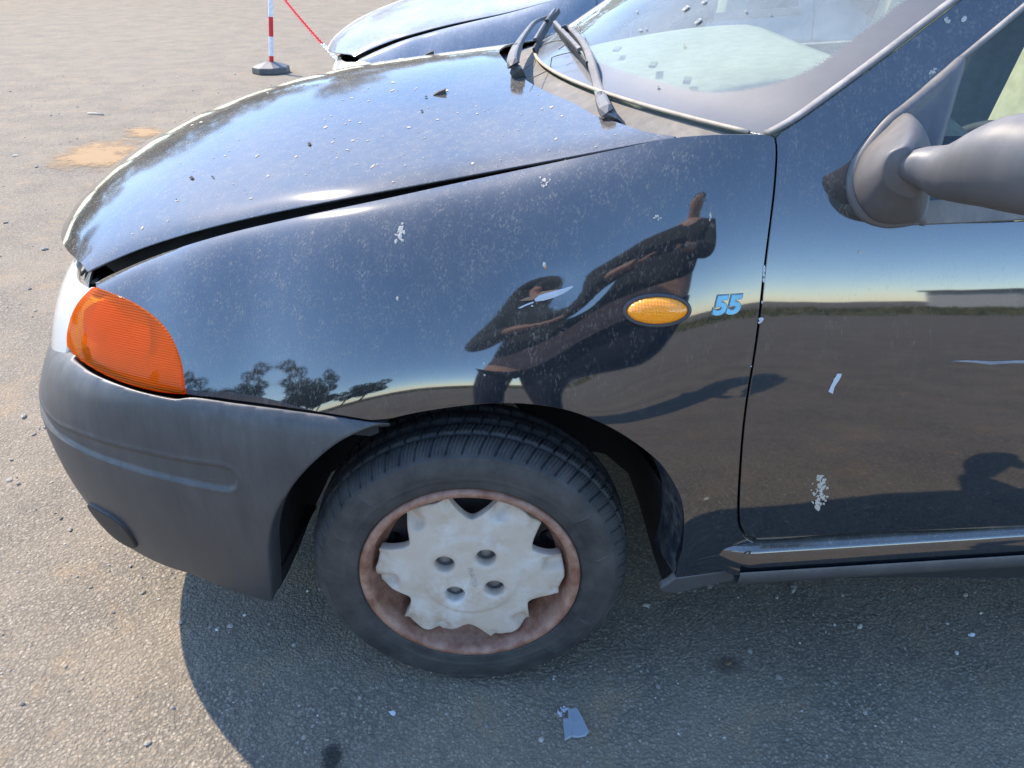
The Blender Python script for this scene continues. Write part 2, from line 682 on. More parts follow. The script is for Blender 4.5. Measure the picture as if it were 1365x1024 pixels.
fender_top = [(128, 377), (146.5, 367), (200, 344), (256, 325), (311, 309.5), (366, 296.5), (440, 280.5), (523, 263), (596, 247), (670, 231.5), (743, 216), (816, 200.5), (870, 189), (909, 183)]
fender_top2 = [(957, 180), (1011, 180), (1030, 181)]
fender_right = [(1032, 186), (1033.5, 205), (1030, 256), (1024, 304), (1017, 360), (1009.7, 428), (1002, 483), (993, 538), (987, 593), (982.5, 666), (983.5, 700), (991, 716), (1006, 725), (1030, 726)]
fender_low = [(1029, 752), (1008, 756), (985, 760), (945, 766), (901, 772)]
arch_px = [(905, 752), (911, 730), (912.6, 695), (908.5, 666), (897, 641), (878, 615), (845.6, 589), (809, 567), (765, 549), (721, 540), (670, 537), (615, 541), (560, 549), (519.6, 558)]
seam_px = [(494.5, 560), (439.6, 551), (366, 540), (311, 533), (249, 526)]
lamp_edge = [(247, 520), (242, 483), (227, 446.5), (205, 421), (176, 402.6), (146.5, 390), (128, 382)]
ft = trace(SIDE, fender_top)
fend = ft + trace(SIDE, fender_top2)[0:] + trace(SIDE, fender_right) + trace(SIDE, fender_low) + trace(SIDE, arch_px) + trace(SIDE, seam_px) + trace(SIDE, lamp_edge)
fender = panel('fender', SIDE, fend, PAINT, car, 0.012)
FT3 = SIDE.P(np.array(ft))
for px in ((128, 377), (311, 311), (523, 264), (743, 216), (909, 183), (600, 400), (877, 413), (1200, 390), (1200, 620), (1030, 180)):
    q = SIDE.hit(*px); p = SIDE.P(q)[0]; n = SIDE.Nn(q)[0]
    print('DBG', px, 'p', np.round(p, 3), 'tilt', round(math.degrees(math.asin(n[2])), 1), 'nx', round(n[0], 2))

# --- door
door_left = [(1036, 184), (1038, 205), (1034.5, 256), (1028.5, 304), (1021.5, 360), (1014.5, 428), (1006.5, 483), (997.5, 538), (991.5, 593), (987, 666), (988, 697), (995, 711), (1012, 720)]
door_bot = [(1028, 719.5), (1131, 711), (1250, 706.5), (1350, 703)]
trim_line = [(1036, 181), (1060, 166), (1100, 138), (1180, 79), (1240, 33), (1282, 1)]
pillar_in = [(1179, 178), (1200, 148), (1240, 112), (1284, 76), (1330, 38), (1365, 9)]
belt = [(1365, 296), (1290, 298), (1200, 296)]
tl = trace(SIDE, trim_line)
top_out = [suv(-0.93, 1.30), suv(-1.02, 1.365), suv(-1.15, 1.385), suv(-1.27, 1.39)]
outer = trace(SIDE, door_left) + trace(SIDE, door_bot)[1:] + [suv(-1.27, 0.37), suv(-1.29, 0.7), suv(-1.29, 1.0)] + top_out[::-1] + tl[::-1]
hole = trace(SIDE, belt)[::1] + trace(SIDE, [(1190, 294), (1180, 280), (1174, 240), (1176, 200)], 4) + trace(SIDE, pillar_in) + [suv(-1.0, 1.28), suv(-1.10, 1.325), suv(-1.22, 1.335), suv(-1.235, 1.1), suv(-1.235, 0.93)]
door = panel('door', SIDE, outer, PAINT, car, 0.014, holes=[hole])
# --- sill under the door, blended into the fender foot
def sill_prof(x):
    up = (x - 0.58) * 0.085 + 0.002
    pr = [(0.02, 0.362), (-0.014, 0.361), (-0.024, 0.358), (-0.0288, 0.354), (-0.031, 0.346), (-0.032, 0.330), (-0.031, 0.321), (-0.029, 0.319), (-0.029, 0.305), (-0.026, 0.296), (0.0, 0.292), (0.05, 0.292)]
    return [(x, y, z + up) for y, z in pr]
PRF = 6
SV, SF = [], []
xs = np.concatenate([np.linspace(0.345, 0.47, 24), np.linspace(0.49, 2.0, 50)])
for x in xs:
    w = float(sstep(x, 0.345, 0.46))
    up = (x - 0.58) * 0.085
    zmid = 0.336 + up
    SV += [np.array((q[0], (q[1]) * w + (1 - w) * 0.012, zmid + (q[2] - zmid) * (0.35 + 0.65 * w))) for q in catmull(sill_prof(x), 5)]
ns = len(SV) // len(xs)
for i in range(len(xs) - 1):
    for j in range(ns - 1):
        SF.append((i * ns + j, i * ns + j + 1, (i + 1) * ns + j + 1, (i + 1) * ns + j))
sill = mesh_obj('sill', SV, SF, PAINT, car)
LV, LF = [], []
for x in np.linspace(0.435, 2.0, 40):
    up = (x - 0.58) * 0.085
    for y, z in ((-0.0345, 0.3195), (-0.0365, 0.316), (-0.034, 0.300), (-0.030, 0.290), (0.0, 0.288)):
        LV.append((x, y, z + up))
for i in range(39):
    for j in range(4):
        LF.append((i * 5 + j, i * 5 + j + 1, i * 5 + 6 + j, i * 5 + 5 + j))
mesh_obj('sill_skirt', LV, LF, TRIM, sill)
sill_lip = panel('sill_lip', SIDE, trace(SIDE, [(900, 771), (945, 765), (985, 759), (1012, 755), (1028, 752)]) + trace(SIDE, [(1026, 757.5), (994.6, 766), (957, 776), (930, 782), (899, 789), (880, 785.5), (892, 778)]), TRIM, car, 0.012, 0.012, lift=0.002)

# --- bumper
LL = [(92, 461), (110, 481), (154, 505), (205, 520), (247, 524)]
b_top_px = [(517, 564), (494.5, 563.5), (439.6, 555), (366, 545), (311, 538), (262, 531), (247, 531.5), (227, 532.6), (176, 520), (124.5, 499), (97, 478)]
b_top = trace(BUMP, b_top_px)
u_last = b_top[-1][0]
b_arch = trace(BUMP, [(517, 564), (494.5, 568), (450.5, 589), (414, 619), (388, 649), (366, 687), (358, 724), (360, 765), (362, 801)])
b_bot = trace(BUMP, [(362, 801), (356, 801), (306, 786), (252, 764)])
print('DBG bumper top u', u_last, 'bot', b_bot[-1], 'UC', UC)
us = np.linspace(u_last + 0.02, UC, 40)
topz = [buv(u, float(np.interp(u, US, BZ)) + 0.004) for u in us]
ub = np.linspace(b_bot[-1][0] + 0.02, UC, 50)
zb0 = BUMP.P(b_bot[-1])[0][2]
botz = [buv(u, zb0 + 0.01 * float(sstep(u, ub[0], ub[0] + 0.3))) for u in ub]
mir = lambda L: [np.array((2 * UC - p[0], p[1])) for p in L]
bout = b_top + topz + mir(topz[:-1])[::-1] + mir(b_top)[::-1][:-1] + mir(b_arch)[:] + mir(b_bot)[1:] + mir(botz[:-1]) + botz[::-1] + b_bot[::-1] + b_arch[::-1][1:-1]
def tryhits(L):
    out = []
    for p in catmull(L, 5):
        try: out.append(BUMP.hit(*p, True))
        except ValueError: pass
    out = np.array(out)
    return out[np.argsort(out[:, 0])]
st_t = tryhits([(80, 567), (105, 577), (140, 589), (200, 604), (250, 614), (300, 621)])
st_b = tryhits([(92, 592), (120, 607), (160, 622), (200, 634), (250, 646), (296, 655)])
u_end = BUMP.hit(318, 638)[0]
def stripe_disp(uv, P):
    ue = np.minimum(uv[:, 0], 2 * UC - uv[:, 0])
    vt = np.interp(ue, st_t[:, 0], st_t[:, 1]); vb = np.interp(ue, st_b[:, 0], st_b[:, 1])
    vh = (vt - vb) / 2; vm = (vt + vb) / 2
    dx = np.maximum(u_end + vh - ue, 0)
    d = np.sqrt(dx ** 2 + (uv[:, 1] - vm) ** 2) - vh
    return 0.0016 * np.exp(-((d - 0.001) / 0.0028) ** 2) - 0.0045 * (1 - sstep(d, -0.007, -0.001))
bumper = panel('bumper', BUMP, bout, BUMPER, car, 0.0045, 0.02, 0.002, disp=stripe_disp, ostep=0.008)
# the displaced skin needs its own normals
bumper.data.normals_split_custom_set_from_vertices([(0, 0, 0)] * len(bumper.data.vertices))
# under-bumper valance and blanked fog lamp
vu = np.linspace(0.36, 2 * UC - 0.36, 90)
VV, VF = [], []
for u in vu:
    p = BUMP.P(np.array((u, buv(u, 0.235)[1])))[0]
    n = BUMP.Nn(np.array((u, buv(u, 0.3)[1])))[0]
    for k, (inn, z) in enumerate(((0.012, 0.26), (0.02, 0.215), (0.05, 0.205), (0.25, 0.21))):
        VV.append((p[0] - n[0] * inn, p[1] - n[1] * inn, z))
for i in range(len(vu) - 1):
    for j in range(3):
        VF.append((i * 4 + j, i * 4 + j + 1, i * 4 + 4 + j + 1, i * 4 + 4 + j))
mesh_obj('valance', VV, VF, DARK, car)

def fog_blank(sign):
    uc = BUMP.hit(168, 700)[0] + 0.055
    uc = uc if sign > 0 else 2 * UC - uc
    pts = []
    for k in range(40):
        a = 2 * PI * k / 40
        c, s_ = math.cos(a), math.sin(a)
        pts.append(np.array((uc + 0.055 * math.copysign(abs(c) ** 0.6, c), buv(uc, 0.295)[1] + 0.042 * math.copysign(abs(s_) ** 0.7, s_))))
    return panel('fog_lamp_blank', BUMP, pts, BLACK, car, 0.012, 0.012, 0.003, lift=0.006)
fog_blank(1); fog_blank(-1)

# --- lamps
AMB_t = NT('amber_lens')
c_ = AMB_t.coord()
wv = AMB_t.n('ShaderNodeTexWave'); wv.wave_type = 'BANDS'; wv.bands_direction = 'Z'
wv.inputs['Scale'].default_value = 95; wv.inputs['Distortion'].default_value = 0.0
AMB_t.l(c_, wv.inputs['Vector'])
wv2 = AMB_t.n('ShaderNodeTexWave'); wv2.wave_type = 'BANDS'; wv2.bands_direction = 'X'
wv2.inputs['Scale'].default_value = 60
AMB_t.l(c_, wv2.inputs['Vector'])
hh = AMB_t.math('ADD', wv.outputs['Fac'], AMB_t.math('MULTIPLY', wv2.outputs['Fac'], 0.4))
bpn = AMB_t.bump(hh, 0.55, 0.0012)
dif = AMB_t.n('ShaderNodeBsdfTranslucent'); dif.inputs[0].default_value = (1.0, 0.22, 0.004, 1); AMB_t.l(bpn, dif.inputs['Normal'])
pr = AMB_t.bsdf(Base=(1.0, 0.20, 0.002), Roughness=0.6, IOR=1.2, Normal=bpn, Coat_Weight=0.7, Coat_Roughness=0.04)
tr = AMB_t.n('ShaderNodeBsdfTransparent'); tr.inputs[0].default_value = (1.0, 0.35, 0.02, 1)
AMBER = AMB_t.end(AMB_t.mixs(0.58, AMB_t.mixs(0.35, pr, dif.outputs[0]), tr.outputs[0]))

CLR_t = NT('sunlit_clear_lens')
c_ = CLR_t.coord()
pr = CLR_t.bsdf(Base=(0.80, 0.78, 0.72), Roughness=0.35, Coat_Weight=1.0, Coat_Roughness=0.05, Normal=CLR_t.bump(CLR_t.noise(c_, 60, 3), 0.1, 0.001))  # the sun's blown-out white on the lamp is put into this lens colour
tr = CLR_t.n('ShaderNodeBsdfTransparent'); tr.inputs[0].default_value = (0.95, 0.97, 0.95, 1)
SUNLIT_CLEAR = CLR_t.end(CLR_t.mixs(0.35, pr, tr.outputs[0]))
REFL = flat('lamp_reflector', (0.75, 0.75, 0.72), 0.3, 0.6)
AMBREF = flat('amber_reflector', (0.95, 0.50, 0.16), 0.5)

am_left = [(91.6, 461), (91.5, 447), (96, 425), (105, 406), (115, 394), (126, 384)]
am_top = [(126, 384), (146.5, 391.5), (176, 404), (204, 423), (226, 448), (240.5, 484), (245.5, 520), (246, 524)]
am_bot = [(246, 524), (205, 519.5), (154, 504.5), (110, 480.5), (91.6, 461)]
aout = trace(SIDE, am_left) + trace(SIDE, am_top)[1:] + trace(SIDE, am_bot)[1:-1]
ind = panel('indicator_lamp', SIDE, aout, AMBER, car, 0.01, 0.006, 0.003, lift=0.003)
refl = panel('reflector', SIDE, aout, AMBREF, ind, 0.02, 0.0, lift=-0.022)
pocket = trace(SIDE, [(104, 412), (128, 398), (160, 408), (190, 422), (190, 474), (150, 467), (104, 449)])
panel('bulb_pocket', SIDE, pocket, flat('amber_dark', (0.50, 0.20, 0.08), 0.6), ind, 0.02, 0.0, lift=-0.010)
lu = [SIDE.hit(*p) for p in am_left]
print('DBG amber left', [(round(float(q[0]), 3), [round(float(t), 3) for t in SIDE.P(q)[0]]) for q in lu])
u_a = max(float(q[0]) for q in lu)
ue_ = u_a + 0.34
leftc = trace(SIDE, [(91.0, 460), (90.5, 447), (95, 424), (104, 405), (114, 393), (125, 383)])
topc, botc = [], []
for u in np.linspace(leftc[-1][0] + 0.01, ue_, 24):
    topc.append(suv(u, 0.688 + 0.008 * (1 - float(sstep(u, leftc[-1][0], leftc[-1][0] + 0.15)))))
for u in np.linspace(leftc[0][0] + 0.01, ue_ - 0.02, 24):
    botc.append(suv(u, float(np.interp(u, US, BZ)) - 0.03))
lampout = leftc + topc + [suv(ue_ + 0.01, 0.64)] + botc[::-1]
hl = panel('headlight', SIDE, lampout, SUNLIT_CLEAR, car, 0.012, 0.006, 0.004, lift=0.002)
panel('reflector', SIDE, lampout, REFL, hl, 0.02, 0.0, lift=-0.03)
# black grille panel with two slots between the headlights
gpts = [suv(u, 0.60) for u in np.linspace(ue_ + 0.02, 2 * UC - ue_ - 0.02, 20)] + [suv(u, 0.676) for u in np.linspace(2 * UC - ue_ - 0.02, ue_ + 0.02, 20)]
gr = panel('grille', SIDE, gpts, BLACK, car, 0.015, 0.01, lift=-0.012)
for zz in (0.612, 0.632, 0.652):
    path = [SIDE.P(suv(u, zz))[0] + SIDE.Nn(suv(u, zz))[0] * -0.004 for u in np.linspace(ue_ + 0.02, 2 * UC - ue_ - 0.02, 24)]
    v, f = tube(path, (0.006, 0.004), 6)
    mesh_obj('grille_bar', v, f, TRIM, gr)

bk = [SIDE.hit(*q) for q in ((500, 548), (440, 540), (366, 529), (311, 522), (256, 514))]
bk2 = [q - np.array((0, 0.05)) for q in bk]
panel('seam_shade_strip', SIDE, bk + bk2[::-1], DARK, car, 0.03, 0.0, lift=-0.014)  # black strip added behind the seam so the open gap looks shaded
bkf = [suv(u, 0.60) for u in np.linspace(0.60, 2 * UC - 0.60, 30)] + [suv(u, 0.68) for u in np.linspace(2 * UC - 0.60, 0.60, 30)]
panel('front_blackout', SIDE, bkf, DARK, car, 0.04, 0.0, lift=-0.05)  # dark sheet added behind the lamps to black out the bright interior

# --- bonnet
FTpx = np.array(catmull(fender_top, 6))
o_ = np.argsort(FTpx[:, 0])
FTx, FTy = FTpx[o_, 0], FT3[o_, 1]
bon_px = catmull([(116, 361), (139, 350), (190.5, 328.5), (256, 308), (311, 294), (366, 281.5), (440, 266.8), (523, 251), (596.5, 237.6), (670, 224.2), (743, 210.6), (816, 196.7), (870, 186.5), (907, 181)], 6)
E3 = np.array([plane_y(p[0], p[1], np.interp(p[0], FTx, FTy) + 0.004 + 0.010 * sstep(900 - p[0], 0, 400)) for p in bon_px])
E3 = resample(E3, 0.01)
for k in range(3): E3[:, k] = gsmooth(E3[:, k], 2, 0)
print('DBG E3', np.round(E3[::12], 3).tolist())
NA = 110
ea = np.linspace(0, 1, NA)
xe = np.linspace(E3[0, 0], E3[-1, 0], NA)
# denser control of the rolled nose: use sqrt spacing
xc = np.linspace(-0.838, E3[-1, 0], NA)
ye = np.interp(xe, E3[:, 0], E3[:, 1])
ze = np.interp(xe, E3[:, 0], E3[:, 2])
zc = np.interp(xc, [-0.838, -0.834, -0.82, -0.79, -0.74, -0.68, -0.6, -0.5, -0.4, -0.3, -0.2, -0.1, 0.0, 0.1, 0.2, 0.32],
               [0.690, 0.704, 0.727, 0.757, 0.792, 0.824, 0.858, 0.892, 0.919, 0.939, 0.953, 0.966, 0.977, 0.986, 0.995, 1.003])
zc = gsmooth(zc, 1.6, 0)
BB = np.linspace(-1.06, 1.06, 121)
GBn = np.zeros((NA, len(BB), 3))
for j, b in enumerate(BB):
    q = abs(b) ** 2.6
    q2 = (math.sqrt(b * b + 0.09) - 0.3) / (math.sqrt(1.09) - 0.3)
    hw = (YC - ye)
    GBn[:, j, 0] = xc * (1 - q) + xe * q
    GBn[:, j, 1] = YC + b * hw
    edge_drop = 0.005 * np.clip((abs(b) - 0.95) / 0.05, 0, 2) ** 2
    GBn[:, j, 2] = zc * (1 - q2) + (ze + 0.005) * q2 - edge_drop
GBn = gsmooth(GBn, 1.2, 1)
KA, KB = 1.08, 0.55
BON = Surf(ea * KA, BB * KB, GBn)
if BON.N[60, 60][2] < 0: BON.N = -BON.N
X_, Y_ = projA(BON.G)
for px in (130, 200, 300, 400, 480, 560, 604, 660):
    m = abs(X_ - px) < 5
    print('DBG bonnet sil', px, round(float(Y_[m].min()), 1))
rear_px = [(903, 182.2), (883, 179.5), (858, 175), (825, 164), (794, 154), (763, 136.5), (734.5, 125), (706, 110), (692, 99), (675, 83.5), (665, 70)]
rr = trace(BON, rear_px, 4)
print('DBG rear edge', [np.round(BON.P(q)[0], 3).tolist() for q in rr[::8]], 'b', rr[-1][1] / KB)
near_e = [np.array((KA * a, -KB * 1.0)) for a in np.linspace(0.0, min(rr[0][0] / KA, 1.0), 60)]
rr = [q for q in rr if q[1] < -0.01]
rear_near = [near_e[-1]] + rr[1:]
rear_far = [np.array((q[0], -q[1])) for q in rear_near][::-1]
front_e = [np.array((0.004, b)) for b in np.linspace(KB * 0.995, -KB * 0.995, 60)]
far_e = [np.array((q[0], KB)) for q in near_e[::-1]]
bon_out = near_e + rear_near[1:] + rear_far + far_e[1:-1] + front_e[:-1]
bonnet = panel('bonnet', BON, bon_out, PAINT, car, 0.014, 0.003, 0.0012)
REAR3 = [BON.P(q)[0] for q in rear_near + rear_far]
# inner frame under the bonnet
inn = panel('inner_panel', BON, [np.array((a * KA, b * KB)) for a, b in ((0.03, -0.99), (0.9, -0.99), (0.70, 0), (0.9, 0.99), (0.03, 0.99), (0.02, 0))], DARK, bonnet, 0.05, 0.0, lift=-0.035)

# --- side window glass boundaries, windscreen
S3 = [SIDE.P(q)[0] + np.array((0, 0.004, -0.002)) for q in trace(SIDE, [(1026, 181), (1056, 166), (1096, 138), (1176, 79), (1236, 33), (1278, 1)], 4)]
S3 += [SIDE.P(suv(u, z))[0] for u, z in ((-0.86, 1.235), (-0.95, 1.305), (-1.04, 1.362))]
S3 = resample(catmull(S3[::2] + [S3[-1]], 4), 0.02)
NT_ = len(S3)
tt = np.linspace(0, 1, NT_)
BBg = np.linspace(-1, 1, 81)
GW = np.zeros((NT_, 81, 3))
for j, b in enumerate(BBg):
    w = 1 - abs(b) ** 2.2
    corner = 0.0
    GW[:, j, 0] = S3[:, 0] - (0.285 - 0.07 * tt) * w
    GW[:, j, 1] = YC + b * (YC - S3[:, 1])
    GW[:, j, 2] = S3[:, 2] + (0.012 + 0.05 * tt) * w
GLS = Surf(tt * 0.82, BBg * 0.72, GW)
if GLS.N[5, 40][2] < 0: GLS.N = -GLS.N

def glass_mat(name, dust, tint, rough=0.02, frit=False):
    t = NT(name)
    c = t.coord()
    n1 = t.noise(c, 6, 6, 0.7)
    n2 = t.noise(t.coord((1, 1, 1)), 220, 3, 0.6)
    f = t.math('MULTIPLY', t.rng(n1, 0.3, 0.72, 0.7, 1.3), t.math('MULTIPLY', t.rng(n2, 0.35, 0.7, 0.92, 1.08), dust))
    trn = t.n('ShaderNodeBsdfTransparent'); trn.inputs[0].default_value = (*tint, 1)
    gls = t.n('ShaderNodeBsdfGlossy'); gls.inputs['Roughness'].default_value = rough
    fr = t.n('ShaderNodeFresnel'); fr.inputs['IOR'].default_value = 1.6
    a = t.mixs(fr.outputs[0], trn.outputs[0], gls.outputs[0])
    d = t.bsdf(Base=(0.52, 0.55, 0.50), Roughness=0.9)
    if frit:
        at = t.n('ShaderNodeAttribute'); at.attribute_name = 'mask'
        # dotted fade of the painted border
        dots = t.voro(t.coord((1, 1, 1)), 330, 'Distance', 'F1', 0.3)
        m = t.rng(t.math('SUBTRACT', at.outputs['Fac'], t.math('MULTIPLY', dots, 0.30)), 0.08, 0.20, 0, 1)
        base = t.mix(t.rng(n1, 0.3, 0.7, 0.35, 0.85), (0.025, 0.025, 0.025), (0.09, 0.085, 0.078))
        fs = t.bsdf(Base=base, Roughness=0.5, Coat_Weight=0.6, Coat_Roughness=0.1)
        return t.end(t.mixs(m, t.mixs(f, a, d), fs))
    return t.end(t.mixs(f, a, d))
WGLASS = glass_mat('windscreen_glass', 0.22, (0.80, 0.90, 0.84), frit=True)
SGLASS = glass_mat('side_glass', 0.03, (0.80, 0.88, 0.84))
PGLASS = glass_mat('pale_glass', 0.25, (0.8, 0.9, 0.85))
e_ = 0.0
wout = [np.array((t * 0.82, -0.72)) for t in np.linspace(0.012, 0.98, 30)] + [np.array((0.98 * 0.82, b * 0.72)) for b in np.linspace(-0.98, 0.98, 30)] + [np.array((t * 0.82, 0.72)) for t in np.linspace(0.98, 0.012, 30)] + [np.array((0.0, b * 0.72)) for b in np.linspace(0.985, -0.985, 60)]
wo_ = np.array(wout)
def frit_attr(uv, P):
    d = np.minimum.reduce([uv[:, 0], 0.82 - uv[:, 0], 0.72 - uv[:, 1], 0.72 + uv[:, 1]])
    # rounded lower corners
    cx = np.maximum(np.abs(uv[:, 1]) - (0.72 - 0.16), 0); cy = np.maximum(0.16 - uv[:, 0], 0)
    dc = 0.16 - np.sqrt(cx ** 2 + cy ** 2)
    d = np.where((cx > 0) & (cy > 0), dc, d)
    return np.clip((0.050 - d) / 0.04 + 0.35, 0, 1.0)
windscreen = panel('windscreen', GLS, wout, WGLASS, car, 0.016, 0.004, 0.001, attr=frit_attr)
# rubber moulding down both sides and a pale dusty seal along the bottom
RUB = plastic('window_moulding', (0.06, 0.06, 0.06), 0.6, 0.9, (0.36, 0.33, 0.30))
for sgn in (-1, 1):
    path = [GLS.P(np.array((t * 0.82, sgn * 0.717)))[0] + GLS.Nn(np.array((t * 0.82, sgn * 0.70)))[0] * 0.003 for t in np.linspace(0.0, 1.0, 50)]
    v, f = tube(path, (0.0075, 0.0045), 8)
    mesh_obj('side_moulding', v, f, RUB, windscreen)
SEAL = flat('dusty_seal', (0.42, 0.35, 0.26), 0.9)
path = [GLS.P(np.array((0.001, b * 0.72)))[0] + np.array((-0.003, 0, 0.0)) for b in np.linspace(-0.97, 0.97, 90)]
v, f = tube(path, (0.0035, 0.003), 6)
mesh_obj('bottom_seal', v, f, SEAL, windscreen)
# --- cowl below the windscreen
nb_ = 81
R3 = resample(np.array(REAR3), 0.01)
CV, CF = [], []
for j in range(nb_):
    b = -1 + 2 * j / (nb_ - 1)
    g = GLS.P(np.array((0.0, b * 0.72 * 0.985)))[0]
    k = np.argmin(np.abs(R3[:, 1] - g[1]))
    r_ = R3[k].copy()
    r_[1] = g[1]
    r_ = r_ + np.array((-0.07 * (1 - abs(b) ** 5), 0, 0))
    r_[0] = min(r_[0], g[0] - 0.02)
    zr = min(r_[2], g[2]) - 0.030 - 0.02 * abs(b) ** 5
    for q in range(9):
        t = q / 8
        x = r_[0] * (1 - t) + g[0] * t
        z = zr * (1 - t) + (g[2] - 0.008) * t - 0.006 * math.sin(PI * t)
        CV.append((x, g[1], z))
for j in range(nb_ - 1):
    for q in range(8):
        CF.append((j * 9 + q, j * 9 + q + 1, (j + 1) * 9 + q + 1, (j + 1) * 9 + q))
cowl = mesh_obj('cowl', CV, CF, COWLP, car)
# --- side window glass
hc = np.mean(np.array(hole), axis=0)
hole_g = [np.array(q) + (hc - np.array(q)) / np.linalg.norm(hc - np.array(q)) * 0.001 for q in hole]
sglass = panel('side_window', SIDE, hole_g, SGLASS, car, 0.03, 0.0, lift=-0.012)
wline = [SIDE.P(q)[0] + SIDE.Nn(q)[0] * 0.0005 for q in trace(SIDE, pillar_in) + [suv(-1.0, 1.28), suv(-1.10, 1.325), suv(-1.22, 1.335)]]
v, f = tube(wline, (0.005, 0.004), 6)
mesh_obj('window_seal', v, f, RUB, door)
# belt-line weather strip
bs_o = trace(SIDE, [(1219, 270), (1290, 267.5), (1365, 265)]) + [suv(-1.23, SIDE.P(SIDE.hit(1365, 266))[0][2] + 0.03)]
bs_i = trace(SIDE, [(1365, 291.5), (1290, 295.5), (1200, 299)])
bs = panel('belt_strip', SIDE, bs_o + [suv(-1.24, SIDE.P(SIDE.hit(1365, 292))[0][2] + 0.03)] + bs_i, RUB, door, 0.014, 0.01, 0.003, lift=0.005)

# --- side repeater and badge
REP_t = NT('orange_lens')
c_ = REP_t.coord()
w1 = REP_t.n('ShaderNodeTexWave'); w1.bands_direction = 'X'; w1.inputs['Scale'].default_value = 75; REP_t.l(c_, w1.inputs['Vector'])
w2 = REP_t.n('ShaderNodeTexWave'); w2.bands_direction = 'Z'; w2.inputs['Scale'].default_value = 75; REP_t.l(c_, w2.inputs['Vector'])
REPM = REP_t.end(REP_t.bsdf(Base=(1.0, 0.30, 0.0), Roughness=0.25, Coat_Weight=1.0, Emission_Strength=0.0, Subsurface_Weight=0.3, Normal=REP_t.bump(REP_t.math('ADD', w1.outputs['Fac'], w2.outputs['Fac']), 0.25, 0.001)))
def ellipse_px(cx, cy, a, b, rot, n=48):
    r = math.radians(rot)
    return [(cx + a * math.cos(t) * math.cos(r) - b * math.sin(t) * math.sin(r), cy + a * math.cos(t) * math.sin(r) + b * math.sin(t) * math.cos(r)) for t in [2 * PI * k / n for k in range(n)]]
el = np.array([SIDE.hit(*p) for p in ellipse_px(876, 413.5, 41, 18.5, -1)])
ec = el.mean(0)
def dome(uv, P):
    d = dist_poly(el, uv) * inside(el, uv)
    return 0.010 * np.sqrt(np.clip(1 - (1 - np.clip(d / 0.02, 0, 1)) ** 2, 0, 1))
rep = panel('side_repeater', SIDE, list(el), REPM, car, 0.003, 0.004, 0.001, disp=dome, lift=0.002, ostep=0.002)
rep.data.normals_split_custom_set_from_vertices([(0, 0, 0)] * len(rep.data.vertices))
ring = [SIDE.P(SIDE.hit(*p))[0] + SIDE.Nn(SIDE.hit(*p))[0] * 0.002 for p in ellipse_px(876, 413.5, 43, 20, -1)]
v, f = tube(ring, (0.0028, 0.003), 8, closed=True)
mesh_obj('gasket', v, f, flat('gasket_rubber', (0.05, 0.05, 0.055), 0.4), rep)

def text_on(name, txt, pos, ex, ez, en, size, mat, parent, extr=0.0012, shear=0.0, offset=0.0, sx=1.0):
    cu = bpy.data.curves.new(name, 'FONT')
    cu.body = txt
    cu.size = size
    cu.extrude = extr
    cu.shear = shear
    cu.offset = offset
    cu.align_x = 'CENTER'
    cu.align_y = 'CENTER'
    tmp = bpy.data.objects.new(name, cu)
    COL.objects.link(tmp)
    dg = bpy.context.evaluated_depsgraph_get()
    me = bpy.data.meshes.new_from_object(tmp.evaluated_get(dg))
    bpy.data.objects.remove(tmp)
    M = Matrix(((ex[0] * sx, ez[0], en[0], pos[0]), (ex[1] * sx, ez[1], en[1], pos[1]), (ex[2] * sx, ez[2], en[2], pos[2]), (0, 0, 0, 1)))
    me.transform(M)
    me.materials.clear()
    return link(name, me, mat, parent)
q = SIDE.hit(967, 407.5); p0 = SIDE.P(q)[0]; n0 = SIDE.Nn(q)[0]
exv = SIDE.P(SIDE.hit(980, 406.7))[0] - p0; exv /= np.linalg.norm(exv)
ezv = np.cross(exv, -n0); ezv /= np.linalg.norm(ezv)
if ezv[2] < 0: ezv = -ezv
BLUEP = flat('badge_blue', (0.16, 0.44, 0.56), 0.35)
CHR = flat('badge_rim', (0.13, 0.20, 0.24), 0.3, 0.3)
text_on('badge_numerals', '55', p0 + n0 * 0.0022, exv, ezv, n0, 0.034, BLUEP, car, 0.0012, 0.22, 0.0013, 1.08)
text_on('badge_backing', '55', p0 + n0 * 0.0009, exv, ezv, n0, 0.034, CHR, car, 0.0008, 0.22, 0.0024, 1.08)

# --- arch flange and liner
ap = [SIDE.P(q)[0] for q in trace(SIDE, [(899, 768)] + arch_px, 5)]
bp_ = [BUMP.P(q)[0] for q in b_arch]
LINM_t = NT('arch_inner_paint')
c_ = LINM_t.coord()
nn_ = LINM_t.noise(c_, 35, 6, 0.75)
LINM = LINM_t.end(LINM_t.bsdf(Base=LINM_t.mix(LINM_t.rng(nn_, 0.45, 0.7), (0.012, 0.017, 0.026), (0.10, 0.10, 0.095)), Roughness=0.5, Normal=LINM_t.bump(nn_, 0.5, 0.003)))
def flange_strip(pts, depth, shrink, mat, name, parent, off=0.004):
    cx_, cz_ = 0.0, 0.25
    V, F = [], []
    n = 7
    for p in pts:
        for k in range(n):
            t = k / (n - 1)
            r = 1 - shrink * t
            V.append((cx_ + (p[0] - cx_) * r, p[1] + off + depth * t, cz_ + (p[2] - cz_) * r))
    for i in range(len(pts) - 1):
        for k in range(n - 1):
            F.append((i * n + k, i * n + k + 1, (i + 1) * n + k + 1, (i + 1) * n + k))
    return mesh_obj(name, V, F, mat, parent)
flange_strip(ap, 0.085, 0.06, LINM, 'arch_flange', car)
flange_strip(bp_, 0.04, 0.02, BUMPER, 'arch_edge', bumper)
V, F = [], []
na = 60
prof = [(0.06, 0.352), (0.10, 0.345), (0.16, 0.340), (0.30, 0.335), (0.40, 0.325), (0.46, 0.28), (0.47, 0.10)]
